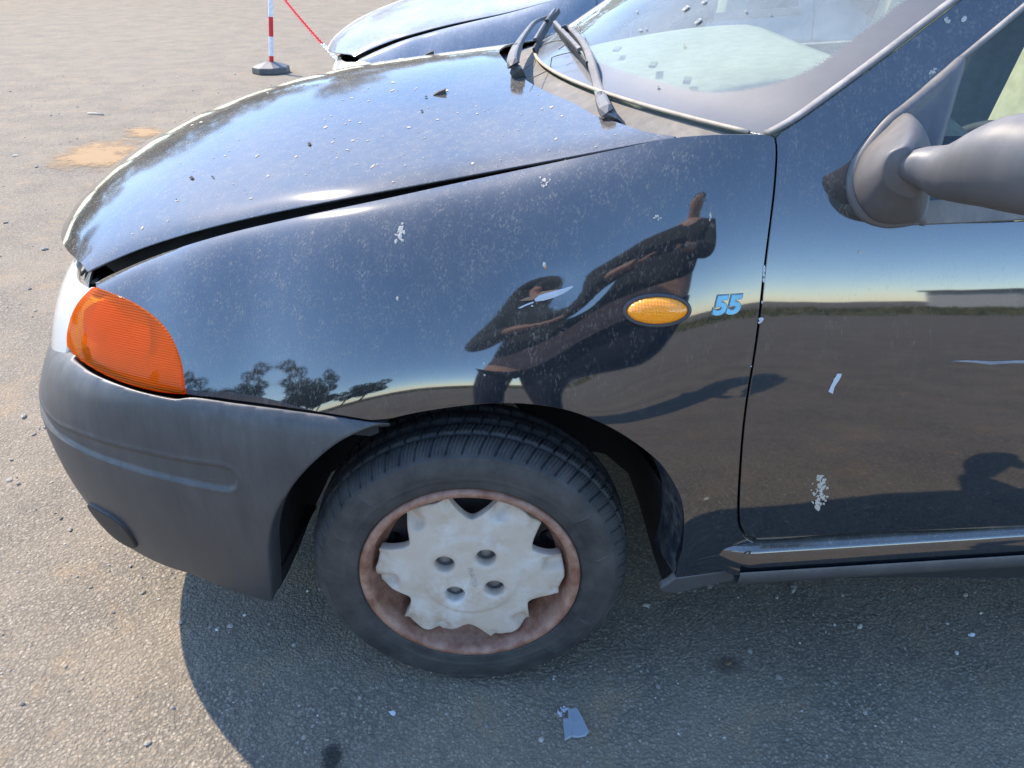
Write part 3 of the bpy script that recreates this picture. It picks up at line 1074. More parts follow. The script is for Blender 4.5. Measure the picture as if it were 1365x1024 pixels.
for i in range(na + 1):
    a = math.radians(-12 + 204 * i / na)
    for y, r in prof:
        V.append((math.cos(a) * r * 1.01, y, 0.25 + math.sin(a) * r))
for i in range(na):
    for k in range(len(prof) - 1):
        F.append((i * 7 + k, i * 7 + k + 1, (i + 1) * 7 + k + 1, (i + 1) * 7 + k))
liner = mesh_obj('wheel_arch_liner', V, F, DARK, car)

# --- wheel
WX, WZ, WR_ = 0.0, 0.265, 0.27
RUBT = NT('tyre_rubber')
c_ = RUBT.coord()
n1_ = RUBT.noise(c_, 14, 6, 0.7); n2_ = RUBT.noise(c_, 400, 3, 0.6)
RUBM = RUBT.end(RUBT.bsdf(Base=RUBT.mix(RUBT.rng(n1_, 0.38, 0.70, 0.0, 0.6), (0.020, 0.020, 0.021), (0.09, 0.085, 0.078)), Roughness=0.62, Normal=RUBT.bump(n2_, 0.25, 0.0008)))
def tyre_mesh():
    prof = catmull([(0.1755, 0.020), (0.1775, 0.008), (0.182, 0.002), (0.190, -0.003), (0.2025, -0.0045), (0.218, -0.0055), (0.232, -0.003), (0.243, 0.001), (0.2515, 0.008), (0.2590, 0.017), (0.2640, 0.027), (0.2672, 0.040), (0.2690, 0.055), (0.270, 0.080), (0.2690, 0.105), (0.2660, 0.122), (0.2560, 0.142), (0.240, 0.156), (0.215, 0.162), (0.19, 0.156), (0.178, 0.140)], 5)
    prof = np.array(prof)
    d = np.gradient(prof, axis=0)
    nr = np.stack([-d[:, 1], d[:, 0]], 1) * -1
    nr /= np.linalg.norm(nr, axis=1, keepdims=True)
    # outward normals: make them point away from (0.225, 0.08)
    cpt = np.array((0.225, 0.078))
    sgn = np.sign(((prof - cpt) * nr).sum(1))
    nr *= sgn[:, None]
    L = np.concatenate([[0], np.cumsum(np.linalg.norm(np.diff(prof, axis=0), axis=1))])
    r, y = prof[:, 0], prof[:, 1]
    NA_ = 1080
    th = np.arange(NA_) * 2 * PI / NA_
    T, Rr = np.meshgrid(th, r, indexing='ij')
    Y_ = np.broadcast_to(y, T.shape)
    tread = sstep(r, 0.2455, 0.2500)
    side_out = (y < 0.08)
    cyc = 62
    ph = T * cyc / (2 * PI) + np.where(Y_ < 0.08, (Y_ - 0.02) * 16, (0.14 - Y_) * 16)
    fr_ = np.abs((ph % 1.0) - 0.5)
    big = 1 - sstep(fr_, 0.035, 0.10)
    ph2 = ph * 4 + 0.5
    fr2 = np.abs((ph2 % 1.0) - 0.5)
    small = (1 - sstep(fr2, 0.10, 0.24)) * (1 - big)
    dd = (big * 0.0050 + small * 0.0018) * tread[None, :]
    # circumferential grooves
    for yc in (0.034, 0.062, 0.098, 0.126):
        g = (1 - sstep(np.abs(y - yc), 0.002, 0.004)) * (r > 0.255)
        dd = np.maximum(dd, 0.006 * g[None, :])
    # raised rings and a raised block on the sidewall
    up = 0.0018 * np.exp(-((r - 0.2415) / 0.0012) ** 2) + 0.0014 * np.exp(-((r - 0.205) / 0.001) ** 2) + 0.0012 * np.exp(-((r - 0.188) / 0.0015) ** 2)
    up = up * (y < 0.02)
    tc = (T % (2 * PI))
    frame = np.zeros_like(T)
    for c0 in (2.55, 0.4, 4.4, 5.6):
        da = np.abs((tc - c0 + PI) % (2 * PI) - PI) * Rr
        db = np.abs(Rr - 0.2205)
        e = np.maximum(da - 0.045, db - 0.011)
        frame += 0.0016 * np.exp(-(e / 0.0012) ** 2) * (Y_ < 0.02)
    dd = dd - up[None, :] - frame
    R2 = Rr - nr[:, 0][None, :] * dd
    Y2 = Y_ - nr[:, 1][None, :] * dd
    X = R2 * np.cos(T); Z = R2 * np.sin(T)
    # weight on the contact patch: flatten and bulge
    low = np.clip(-Z - 0.235, 0, None)
    Y2 = Y2 - 0.25 * low * (Y_ < 0.06) + 0.25 * low * (Y_ > 0.10)
    Z = np.maximum(Z, -WZ + 0.0005)
    V = np.stack([X, Y2, Z], 2).reshape(-1, 3)
    m = len(r)
    F = [(i * m + k, ((i + 1) % NA_) * m + k, ((i + 1) % NA_) * m + k + 1, i * m + k + 1) for i in range(NA_) for k in range(m - 1)]
    return V, F
def lathe(prof, n=96, y0=0.0):
    V, F = [], []
    for i in range(n):
        a = 2 * PI * i / n
        for r, y in prof:
            V.append((r * math.cos(a), y + y0, r * math.sin(a)))
    m = len(prof)
    for i in range(n):
        for k in range(m - 1):
            F.append((i * m + k, ((i + 1) % n) * m + k, ((i + 1) % n) * m + k + 1, i * m + k + 1))
    return V, F

COV = NT('worn_silver_cover')
c_ = COV.coord()
a1 = COV.noise(c_, 22, 7, 0.7); a2 = COV.noise(c_, 9, 5, 0.6); a3 = COV.noise(c_, 130, 3, 0.6)
colr = COV.mix(COV.rng(a1, 0.40, 0.62), (0.42, 0.325, 0.24), (0.54, 0.50, 0.455))
colr = COV.mix(COV.rng(a2, 0.40, 0.62), (0.47, 0.385, 0.30), colr)
COVM = COV.end(COV.bsdf(Base=colr, Roughness=0.6, Metallic=0.0, Normal=COV.bump(a3, 0.12, 0.0006)))
BRZ = NT('faded_bronze_ring')
c_ = BRZ.coord()
a1 = BRZ.noise(c_, 26, 7, 0.72); a2 = BRZ.noise(c_, 120, 3, 0.6)
geo = BRZ.n('ShaderNodeNewGeometry')
colr = BRZ.mix(BRZ.rng(a1, 0.40, 0.66), (0.18, 0.072, 0.042), (0.34, 0.20, 0.14))
BRZM = BRZ.end(BRZ.bsdf(Base=colr, Roughness=0.5, Normal=BRZ.bump(a2, 0.15, 0.0006)))
STEEL = flat('rusty_steel', (0.055, 0.040, 0.035), 0.7, 0.0, 80)
HOLE = flat('hole_black', (0.004, 0.004, 0.004), 0.9)

def plate_outline():
    out = []
    for k in range(720):
        a = 2 * PI * k / 720
        ph = ((math.degrees(a) - 86) / 60.0) % 1.0     # 0 = centre of an opening
        if ph > 0.5: ph -= 1.0
        # D shaped openings, one flank steep and one shallow
        w = 0.265
        x = ph / w
        R = 0.1580
        if abs(x) < 1:
            s_ = (1 - abs(x) ** 1.7) ** 0.85
            skew = 1.0 + 0.22 * x
            R = 0.1580 - 0.041 * s_ * skew
        elif ph > 0:
            t_ = (ph - w) / (0.5 - w)
            R = 0.1580 - 0.004 * math.sin(PI * min(t_, 1))
        out.append(np.array((R * math.cos(a), R * math.sin(a))))
    return out
PO = plate_outline()
gx = np.linspace(-0.18, 0.18, 121)
Gd = np.zeros((121, 121, 3))
for i, x in enumerate(gx):
    for j, z in enumerate(gx):
        r = math.hypot(x, z)
        y = -0.0015 + 0.010 * (r / 0.16) ** 3
        Gd[i, j] = (x, y, z)
DISC = Surf(gx, gx, Gd)
if DISC.N[60, 60][1] > 0: DISC.N = -DISC.N
POa = np.array(PO)
def plate_disp(uv, P):
    a = np.degrees(np.arctan2(uv[:, 1], uv[:, 0]))
    r = np.hypot(uv[:, 0], uv[:, 1])
    ph = ((a - 86) / 60.0) % 1.0
    ph = np.where(ph > 0.5, ph - 1, ph)
    # scooped flank on one side of every opening
    sc = np.exp(-(((ph + 0.30) / 0.085) ** 2)) * sstep(r, 0.118, 0.134)
    sc2 = np.exp(-(((ph - 0.31) / 0.05) ** 2)) * sstep(r, 0.135, 0.15) * 0.5
    rim = np.zeros(len(uv))
    for an in (148, 56, 237, -34):
        hx, hz = 0.049 * math.cos(math.radians(an)), 0.049 * math.sin(math.radians(an))
        d = np.hypot(uv[:, 0] - hx, uv[:, 1] - hz)
        rim -= 0.0022 * (1 - sstep(d, 0.018, 0.023))
    cen = -0.0035 * sstep(r, 0.078, 0.088) * (1 - sstep(r, 0.15, 0.16) * 0.3)
    return -0.016 * sc - 0.010 * sc2 + rim + cen
hl_ = []
for an in (148, 56, 237, -34):
    hx, hz = 0.049 * math.cos(math.radians(an)), 0.049 * math.sin(math.radians(an))
    hl_.append([np.array((hx + 0.0182 * math.cos(t), hz + 0.0182 * math.sin(t))) for t in np.linspace(0, 2 * PI, 40, endpoint=False)])
def make_wheel(loc, rz, first):
    if not first:
        w0 = first
    w = empty('wheel', loc, rz)
    return w
wheel = empty('wheel', (WX, 0.0, WZ), 0)
wheel.parent = car
v, f = tyre_mesh()
tyre = mesh_obj('tyre', v, f, RUBM, wheel)
# a thing's parts sit one level below it; the wheel is a part, its pieces sub-parts
v, f = lathe([(0.1842, 0.014), (0.1846, 0.004), (0.1828, -0.0035), (0.179, -0.0065), (0.1735, -0.0065), (0.1695, -0.0035), (0.1672, 0.002), (0.1650, 0.012), (0.1625, 0.024), (0.158, 0.034), (0.150, 0.040), (0.146, 0.046)], 160)
cring = mesh_obj('cover_ring', v, f, BRZM, wheel)
v, f = lathe([(0.170, 0.040), (0.160, 0.055), (0.135, 0.062), (0.100, 0.060), (0.085, 0.050), (0.03, 0.050), (0.0, 0.05)], 96)
srim = mesh_obj('steel_rim', v, f, STEEL, wheel)
plate = panel('cover_plate', DISC, PO, COVM, wheel, 0.0042, 0.016, 0.0018, holes=hl_, disp=plate_disp, ostep=0.0016)
plate.data.normals_split_custom_set_from_vertices([(0, 0, 0)] * len(plate.data.vertices))
for an in (148, 56, 237, -34):
    hx, hz = 0.049 * math.cos(math.radians(an)), 0.049 * math.sin(math.radians(an))
    v, f = lathe([(0.0186, 0.004), (0.0184, 0.020), (0.014, 0.028), (0.0095, 0.030), (0.0095, 0.018), (0.008, 0.016), (0.0, 0.0155)], 28)
    v = [(a + hx, b, c + hz) for a, b, c in v]
    mesh_obj('bolt_well', v, f, flat('well_grey', (0.20, 0.19, 0.18), 0.4, 0.3) if an == 148 else bpy.data.materials['well_grey'], wheel)
for k in range(12):
    an = math.radians(86 - 10 + 30 * k)
    v, f = lathe([(0.013, 0.0), (0.0125, 0.004), (0.0, 0.006)], 20)
    v = [(a + 0.137 * math.cos(an), b + 0.0565, c * 1.0 + 0.137 * math.sin(an)) for a, b, c in v]
    mesh_obj('vent_hole', v, f, HOLE, wheel)
ra = math.radians(-80)
text_on('cover_lettering', 'PUNTO', (0.004, -0.0022, 0.002), (math.cos(ra), 0, math.sin(ra)), (-math.sin(ra), 0, math.cos(ra)), (0, -1, 0), 0.0125, flat('letter_brown', (0.44, 0.375, 0.31), 0.8), wheel, 0.0006, 0.2, 0.0, 1.0)

# --- door mirror
def ring_loft(rings, n=None):
    V, F = [], []
    m = len(rings[0])
    for r in rings: V += [np.array(p) for p in r]
    for i in range(len(rings) - 1):
        for k in range(m):
            F.append((i * m + k, i * m + (k + 1) % m, (i + 1) * m + (k + 1) % m, (i + 1) * m + k))
    F.append(tuple(range(m)))
    F.append(tuple((len(rings) - 1) * m + k for k in range(m)))
    return V, F
def fixn(o):
    bm = bmesh.new(); bm.from_mesh(o.data)
    bmesh.ops.recalc_face_normals(bm, faces=bm.faces)
    bm.to_mesh(o.data); bm.free()
    return o
mirror = empty('door_mirror', tuple(SIDE.P(SIDE.hit(1185, 240))[0])); mirror.parent = car
mo = np.array(mirror.location)
def mloc(V): return [np.array(v) - mo for v in V]
foot_px = catmull([(1283, 76), (1243, 109), (1203, 141), (1181, 158), (1157, 185), (1136, 216), (1129, 246), (1135, 273), (1152, 293), (1179, 302), (1201, 301), (1222, 297), (1232, 296), (1240, 240), (1256, 180), (1272, 125)], 6, True)
sail_uv = [SIDE.hit(*p) for p in foot_px]
def sail_disp(uv, P):
    d = dist_poly(np.array(sail_uv), uv)
    return 0.004 + 0.006 * np.exp(-((d - 0.007) / 0.006) ** 2) * (P[:, 0] < 0.75)
sail = panel('mirror_sail', SIDE, sail_uv, MIRRORP, mirror, 0.006, 0.012, 0.003, disp=sail_disp, ostep=0.005)
sail.data.normals_split_custom_set_from_vertices([(0, 0, 0)] * len(sail.data.vertices))
sail.matrix_parent_inverse = Matrix.Translation(-mirror.location)
# bulging foot carrying the pivot
f0 = catmull([(1205, 150), (1170, 178), (1146, 206), (1134, 240), (1140, 270), (1157, 291), (1180, 299), (1205, 298), (1222, 292), (1230, 262), (1236, 225), (1230, 180)], 6, True)
r0 = [SIDE.P(SIDE.hit(*p))[0] + SIDE.Nn(SIDE.hit(*p))[0] * 0.004 for p in f0]
f1 = catmull([(1209, 195), (1200, 196), (1186, 203), (1178, 217), (1176, 234), (1180, 247), (1190, 256), (1203, 262), (1217, 264), (1227, 255), (1226, 232), (1219, 205)], 6, True)
r1 = [plane_y(p[0], p[1], -0.038 - 0.008 * (p[0] - 1176) / 50) for p in f1]
cen1 = np.mean(r1, axis=0)
rings = []
for t in np.linspace(0, 1, 14):
    e = math.sin(t * PI / 2)
    w = 1 - (1 - t) ** 1.0
    rr_ = []
    for a, b in zip(r0, r1):
        p = a * (1 - w) + b * w
        # blend depth faster than outline, a rounded shoulder
        ey = t ** 0.62
        p[1] = a[1] * (1 - ey) + b[1] * ey
        rr_.append(p)
    rings.append(rr_)
rings.append([p * 0.93 + cen1 * 0.07 + np.array((0, -0.002, 0)) for p in r1])
v, f = ring_loft(rings)
foot = fixn(mesh_obj('mirror_foot', mloc(v), f, MIRRORP, mirror))
st = [(1205.5, 198, 242, -0.036, 0.030), (1212, 196, 245, -0.040, 0.034), (1222, 194, 250, -0.048, 0.036), (1236, 193, 257, -0.058, 0.037), (1252, 189, 265.5, -0.068, 0.041), (1270, 179.5, 269.5, -0.080, 0.045),
      (1291, 166, 273, -0.096, 0.050), (1318, 153, 276.5, -0.114, 0.056), (1342, 148.5, 281, -0.130, 0.060), (1368, 149, 286, -0.146, 0.062), (1400, 154, 291, -0.166, 0.062), (1436, 164, 292, -0.186, 0.058), (1470, 182, 287, -0.204, 0.048), (1494, 208, 274, -0.216, 0.030), (1502, 228, 256, -0.221, 0.012)]
stc = catmull(st, 4)
rings = []
for px, tp, bt, y, hx in stc:
    a = plane_y(px, tp, y); b = plane_y(px, bt, y)
    c = (a + b) / 2
    hz = (a[2] - b[2]) / 2
    ring = []
    for k in range(36):
        an = 2 * PI * k / 36
        ca, sa = math.cos(an), math.sin(an)
        ring.append(np.array((c[0] + 0.02 + hx * math.copysign(abs(ca) ** 0.85, ca), y + 0.12 * hx * ca, c[2] + hz * math.copysign(abs(sa) ** 0.9, sa))))
    rings.append(ring)
v, f = ring_loft(rings)
fixn(mesh_obj('mirror_housing', mloc(v), f, MIRRORP, mirror))
mg = []
cc = rings[len(rings) // 2 + 6]
gc = np.mean(np.concatenate(rings[24:44]), axis=0)
V = [gc + np.array((0.0655, 0.052 * math.cos(a), 0.040 * math.sin(a))) for a in np.linspace(0, 2 * PI, 32, endpoint=False)]
mm = NT('mirror_silver')
mesh_obj('mirror_glass', mloc(V), [tuple(range(32))], mm.end(mm.bsdf(Base=(0.8, 0.8, 0.8), Metallic=1.0, Roughness=0.02)), mirror, False)
# clean dark pivot seam
seam = [np.array(p) + np.array((-0.001, -0.001, 0)) for p in rings[0]]
v, f = tube(seam, 0.0022, 6, closed=True)
mesh_obj('pivot_seam', mloc(v), f, HOLE, mirror)

# --- wipers
def on_glass(px, py, h):
    try:
        q = GLS.hit(px, py)
        return GLS.P(q)[0] + GLS.Nn(q)[0] * h
    except ValueError:
        return None
WIPM = plastic('wiper_grey', (0.05, 0.05, 0.052), 0.6, 0.7, (0.30, 0.28, 0.26))
def ribbon(path, wid, th, mat, name, parent):
    """flat bar along a path; wid across, th thick"""
    P = [np.array(p) for p in path]
    V, F = [], []
    n = len(P)
    for i in range(n):
        t = P[min(i + 1, n - 1)] - P[max(i - 1, 0)]
        t /= np.linalg.norm(t)
        up = np.array((-0.35, 0.0, 0.94)); up -= t * (up @ t); up /= np.linalg.norm(up)
        sd = np.cross(t, up)
        w = wid[i] if hasattr(wid, '__len__') else wid
        for a, b in ((-1, -1), (-0.8, 0.7), (-0.5, 1), (0.5, 1), (0.8, 0.7), (1, -1)):
            V.append(P[i] + sd * a * w / 2 + up * b * th / 2)
    for i in range(n - 1):
        for k in range(6):
            F.append((i * 6 + k, i * 6 + (k + 1) % 6, i * 6 + 6 + (k + 1) % 6, i * 6 + 6 + k))
    F += [tuple(range(6)), tuple((n - 1) * 6 + k for k in range(6))]
    return mesh_obj(name, V, F, mat, parent, False)
def wiper(pts_arm, pts_blade, label):
    w = empty('wiper', tuple(pts_arm[0])); w.parent = car
    o_ = np.array(pts_arm[0])
    arm = resample(catmull(pts_arm, 6), 0.008)
    n = len(arm)
    k = int(n * 0.30)
    ribbon([p - o_ for p in arm[:k + 1]], [0.024 - 0.003 * i / k for i in range(k + 1)], 0.012, WIPM, 'arm_root', w)
    ribbon([p - o_ for p in arm[k:]], [0.021 - 0.011 * (i / (n - k)) ** 0.6 for i in range(n - k)], 0.008, WIPM, 'arm', w)
    j = arm[k] - o_
    v, f = tube([j + np.array((0, -0.012, 0.001)), j + np.array((0, 0.012, 0.001))], 0.006, 10)
    mesh_obj('hinge', v, f, BLACK, w)
    bl = resample(catmull(pts_blade, 6), 0.01)
    ribbon([p - o_ for p in bl], 0.006, 0.012, BLACK, 'blade_rubber', w)
    ribbon([p - o_ + np.array((-0.004, 0, 0.012)) for p in bl[int(len(bl) * .12):int(len(bl) * .88)]], 0.009, 0.006, WIPM, 'blade_frame', w)
    a, b = arm[-1] - o_, bl[len(bl) // 2] - o_ + np.array((0, 0, 0.016))
    ribbon([a, (a + b) / 2, b], 0.012, 0.008, BLACK, 'blade_clip', w)
    if label: w['label'] = label
    return w
def cw(px, py, y=None, h=0.018):
    try:
        q = GLS.hit(px, py, True)
        if q[0] > 0.004:
            return GLS.P(q)[0] + np.array((-0.3, 0, 0.95)) * h
    except ValueError:
        pass
    return ground_pt(px, py, 0.955 + h)
# near wiper: root tucked under the bonnet edge, blade lying across towards the far corner
wiper([ground_pt(834, 178, 0.925), ground_pt(818, 160, 0.955), cw(806, 142, 0.36), cw(799, 122, 0.39), cw(792, 98, 0.43), cw(783, 75, 0.49), cw(770, 58, 0.56), cw(757, 48, 0.62)],
      [cw(787, 101, 0.45), cw(773, 83, 0.52), cw(757, 65, 0.62), cw(742, 46, 0.74)], None)
wiper([ground_pt(692, 104, 0.965), ground_pt(687, 90, 0.985), ground_pt(683, 80, 0.995), ground_pt(690, 60, 1.00), ground_pt(702, 42, 1.005), ground_pt(714, 29, 1.01), ground_pt(733, 22, 1.015)],
      [ground_pt(712, 68, 0.985), ground_pt(722, 49, 0.99), ground_pt(733, 31, 1.0), ground_pt(745, 14, 1.01)], None)
# dry pine needles and twigs caught under the wiper
TWIG = flat('dry_twig', (0.10, 0.075, 0.05), 0.9)
tw = []
for pth in (((704, 107, .52), (722, 98, .52), (745, 88, .54), (768, 83, .56)), ((726, 73, .62), (740, 68, .60), (752, 67, .60)), ((748, 79, .56), (758, 72, .58), (765, 62, .60)), ((775, 62, .56), (777, 52, .58), (772, 44, .60)), ((700, 92, .58), (712, 80, .62), (716, 66, .66))):
    v, f = tube([cw(a, b, y) for a, b, y in catmull(pth, 4)], 0.0009, 4)
    tw.append((v, f))
v, f = join(tw)
tag(mesh_obj('dry_twigs', v, f, TWIG), 'thin dry twigs caught under the wiper of the black car', 'twigs')

# --- bonnet fittings: two washer jets
for px, py in ((585, 125), (571, 73)):
    q = BON.hit(px, py); p = BON.P(q)[0]; n = BON.Nn(q)[0]
    V = [p + np.array(t) for t in ((-0.010, -0.007, -0.001), (-0.010, 0.007, -0.001), (0.012, 0.009, -0.001), (0.012, -0.009, -0.001), (0.012, -0.007, 0.009), (0.012, 0.007, 0.009), (0.0, -0.006, 0.005), (0.0, 0.006, 0.005))]
    F = [(0, 1, 7, 6), (6, 7, 5, 4), (3, 4, 5, 2), (0, 6, 4, 3), (1, 2, 5, 7)]
    bevel(mesh_obj('washer_jet', V, F, BLACK, bonnet, False), 0.0012, 2)

# --- cabin
VENTM = flat('vent_grey', (0.20, 0.22, 0.20), 0.8)
CAB = flat('dashboard_plastic', (0.29, 0.32, 0.28), 0.8)
SEATM = flat('seat_cloth', (0.16, 0.18, 0.155), 0.9, 0, 300)
SEATL = flat('beige_trim', (0.55, 0.50, 0.33), 0.8)
V, F = [], []
nx_, ny_ = 18, 40
for i in range(nx_):
    t = i / (nx_ - 1)
    for j in range(ny_):
        b = -1 + 2 * j / (ny_ - 1)
        g = GLS.P(np.array((0.0, b * 0.72)))[0]
        x0 = g[0] + 0.025
        x1 = 0.66 + 0.05 * b * b
        z0 = g[2] - 0.035
        z1 = 1.0 - 0.05 * b ** 4
        tt_ = t * 1.25
        if tt_ <= 1:
            x = x0 + (x1 - x0) * tt_
            z = z0 + (z1 - z0) * math.sin(tt_ * PI / 2)
        else:
            k = (tt_ - 1) / 0.25
            x = x1 + 0.05 * math.sin(k * PI / 2)
            z = z1 - 0.30 * (1 - math.cos(k * PI / 2))
        V.append((x, YC + b * 0.64, z))
for i in range(nx_ - 1):
    for j in range(ny_ - 1):
        F.append((i * ny_ + j, i * ny_ + j + 1, (i + 1) * ny_ + j + 1, (i + 1) * ny_ + j))
dash = mesh_obj('dashboard', V, F, CAB, car)
for px, py in ((870, 97), (915, 119), (822, 75)):
    p = None
    d = ray(px, py)
    for t in np.linspace(0.8, 2.2, 500):
        q = CAM + d * t
        b = (q[1] - YC) / 0.64
        if abs(b) < 1:
            g = GLS.P(np.array((0.0, b * 0.72)))[0]
            x0 = g[0] + 0.025; x1 = 0.66 + 0.05 * b * b
            tt_ = (q[0] - x0) / (x1 - x0)
            if 0 < tt_ < 1 and q[2] < g[2] - 0.035 + (1.0 - 0.05 * b ** 4 - g[2] + 0.035) * math.sin(tt_ * PI / 2) + 0.004:
                p = q; break
    if p is not None:
        v, f = box(p, (0.012, 0.055, 0.004), Matrix.Rotation(math.radians(-14), 3, 'Z'))
        v = [np.array(q_) + np.array((0, 0, 0.014)) for q_ in v]
        mesh_obj('demister_vent', v, f, VENTM, dash, False)
#firewall and floor so that no light leaks through the shell
v, f = join([box((0.36, YC, 0.62), (0.03, 1.40, 0.60)), box((1.5, YC, 0.24), (2.3, 1.5, 0.03)), box((0.0, YC, 0.55), (0.55, 0.62, 0.42))])
mesh_obj('floor_pan', v, f, DARK, car, False)

def rounded_block(name, c, s, mat, parent, rot=0.0, bw=0.04):
    v, f = box((0, 0, 0), s)
    o = mesh_obj(name, v, f, mat, parent, True)
    o.location = c
    o.rotation_euler = (0, rot, 0)
    bevel(o, bw, 4, 20)
    return o
for k, y in enumerate((0.44, 1.14)):
    seat = rounded_block('front_seat', (0.99, y, 0.55), (0.52, 0.48, 0.20), SEATM, car, math.radians(-8), 0.06)
    rounded_block('backrest', (0.22, 0, 0.36), (0.16, 0.46, 0.66), SEATM, seat, math.radians(20), 0.06)
    rounded_block('bolster', (0.115, 0, 0.38), (0.07, 0.40, 0.56), SEATL, seat, math.radians(20), 0.03)
    rounded_block('headrest', (0.36, 0, 0.78), (0.10, 0.26, 0.18), SEATM, seat, math.radians(14), 0.04)
# steering wheel
rgn = [np.array((0.84 + 0.10 * math.sin(a) * 1.0 - 0.0, 0.44 + 0.18 * math.cos(a), 0.74 + 0.155 * math.sin(a))) for a in np.linspace(0, 2 * PI, 40, endpoint=False)]
v, f = join([tube(rgn, 0.014, 8, closed=True), tube([rgn[0], (0.84, 0.44, 0.74), rgn[20]], 0.016, 6), tube([(0.84, 0.44, 0.74), rgn[30]], 0.016, 6), tube([(0.84, 0.44, 0.74), (0.66, 0.44, 0.68)], 0.03, 8)])
mesh_obj('steering_wheel', v, f, BLACK, car)

# --- rest of the shell: roof, quarters, tail, far side
rf_l = [SIDE.P(suv(u, 1.384))[0] for u in np.linspace(-1.05, -2.6, 30)]
V, F = [], []
nb = 21
for i, p in enumerate(rf_l):
    t = i / 29
    for j in range(nb):
        b = -1 + 2 * j / (nb - 1)
        fx = 0.12 * (1 - b * b) * (1 - t * 1.5)
        V.append((p[0] - fx * (t < 0.67), YC + b * (YC - p[1] + 0.002), p[2] + 0.055 * (1 - b * b) - 0.06 * t ** 3))
for i in range(29):
    for j in range(nb - 1):
        F.append((i * nb + j, i * nb + j + 1, (i + 1) * nb + j + 1, (i + 1) * nb + j))
mesh_obj('roof', V, F, PAINT, car)
qo = [suv(-1.297, 0.37), suv(-1.297, 0.7), suv(-1.297, 1.0), suv(-1.278, 1.39), suv(-1.8, 1.385), suv(-2.4, 1.36), suv(-2.68, 1.20), suv(-2.80, 0.95), suv(-2.85, 0.7), suv(-2.85, 0.35), suv(-2.79, 0.33)] + \
     [suv(-(2.45 + 0.34 * math.cos(a)), 0.26 + 0.335 * math.sin(a)) for a in np.linspace(0.2, PI - 0.1, 20)] + [suv(-2.08, 0.33)]
qh = catmull([suv(-1.38, 0.97), suv(-1.38, 1.28), suv(-1.5, 1.315), suv(-2.1, 1.31), suv(-2.42, 1.27), suv(-2.40, 1.05), suv(-2.2, 0.98)], 5, True)
quarter = panel('quarter_panel', SIDE, qo, PAINT, car, 0.04, 0.01, holes=[qh])
qg = panel('rear_window', SIDE, qh, SGLASS, car, 0.06, 0.0, lift=-0.01)
V, F = [], []
tail = [(2.62, 1.33), (2.74, 1.15), (2.84, 0.95), (2.88, 0.7), (2.92, 0.55), (2.92, 0.35)]
for x, z in tail:
    for j in range(15):
        b = -1 + 2 * j / 14
        yy = SIDE.P(suv(-min(x, 2.85), z))[0][1]
        V.append((x + 0.06 * (1 - b * b) - 0.04, YC + b * (YC - yy), z))
for i in range(5):
    for j in range(14):
        F.append((i * 15 + j, i * 15 + j + 1, (i + 1) * 15 + j + 1, (i + 1) * 15 + j))
mesh_obj('tailgate', V, F, PAINT, car)

def mirror_copy(o, parent, name=None, mate=None):
    c = o.copy()
    COL.objects.link(c)
    c.parent = parent
    return c
MIRY = Matrix.Translation((0, 2 * YC, 0)) @ Matrix.Scale(-1, 4, (0, 1, 0))
def far_side(o):
    c = o.copy(); COL.objects.link(c); c.parent = car
    c.matrix_parent_inverse = Matrix.Identity(4)
    c.matrix_basis = MIRY @ o.matrix_basis
    for ch in o.children:
        d = ch.copy(); COL.objects.link(d); d.parent = c
        d.matrix_parent_inverse = ch.matrix_parent_inverse.copy()
for o in (fender, door, ind, hl, sglass, sill, sill_lip, quarter, qg, mirror, liner, rep):
    far_side(o)
# wheels: three more, sharing the near front wheel's meshes
def copy_wheel(x, y, flip):
    c = wheel.copy(); COL.objects.link(c); c.parent = car
    c.location = (x, y, WZ)
    if flip: c.rotation_euler = (0, 0, PI)
    for ch in wheel.children:
        d = ch.copy(); COL.objects.link(d); d.parent = c
copy_wheel(2.45, 0.0, False)
copy_wheel(0.0, 2 * YC, True)
copy_wheel(2.45, 2 * YC, True)

# --- marks on the paint: scratches, droppings, chips
CHIP = flat('bare_primer', (0.44, 0.46, 0.49), 0.6)
DROP = flat('dried_dropping', (0.40, 0.37, 0.32), 0.95)
RUSTY = flat('brown_mark', (0.28, 0.16, 0.09), 0.9)
def mark(surf, pts, mat, name, parent, lift=0.0006):
    uv = np.array([surf.hit(*p) for p in pts])
    P = surf.P(uv) + surf.Nn(uv) * lift
    c = P.mean(0) + surf.Nn(uv.mean(0))[0] * lift * 0.8
    V = list(P) + [c]
    n = len(P)
    return mesh_obj(name, V, [(i, (i + 1) % n, n) for i in range(n)], mat, parent, False)
def multi_mark(surf, polys, mat, name, parent, lift=0.0006):
    V, F = [], []
    for pts in polys:
        try:
            uv = np.array([surf.hit(*p, True) for p in pts])
        except ValueError:
            continue
        P = surf.P(uv) + surf.Nn(uv) * lift
        c = P.mean(0) + surf.Nn(uv.mean(0))[0] * lift * 0.8
        k = len(V); n = len(P)
        V += list(P) + [c]
        F += [(k + i, k + (i + 1) % n, k + n) for i in range(n)]
    o = mesh_obj(name, V, F, mat, parent, False)
    if len(polys) > 1: o['kind'] = 'stuff'
    return o
def blob(cx, cy, a, b, rot=0, n=9, j=0.35):
    return [(x, y) for x, y in ellipse_px(0, 0, a, b, rot, n)] if False else [(cx + (x) * random.uniform(1 - j, 1 + j), cy + (y) * random.uniform(1 - j, 1 + j)) for x, y in ellipse_px(0, 0, a, b, rot, n)]
multi_mark(SIDE, [[(712, 399), (722, 391), (735, 389), (750, 385), (763, 381), (764, 383), (752, 391), (738, 397), (724, 401), (714, 402)], [(690, 411), (698, 407), (705, 404), (712, 402), (711, 404), (703, 407), (694, 411)], blob(709, 408, 2, 1)], CHIP, 'scratch', fender)
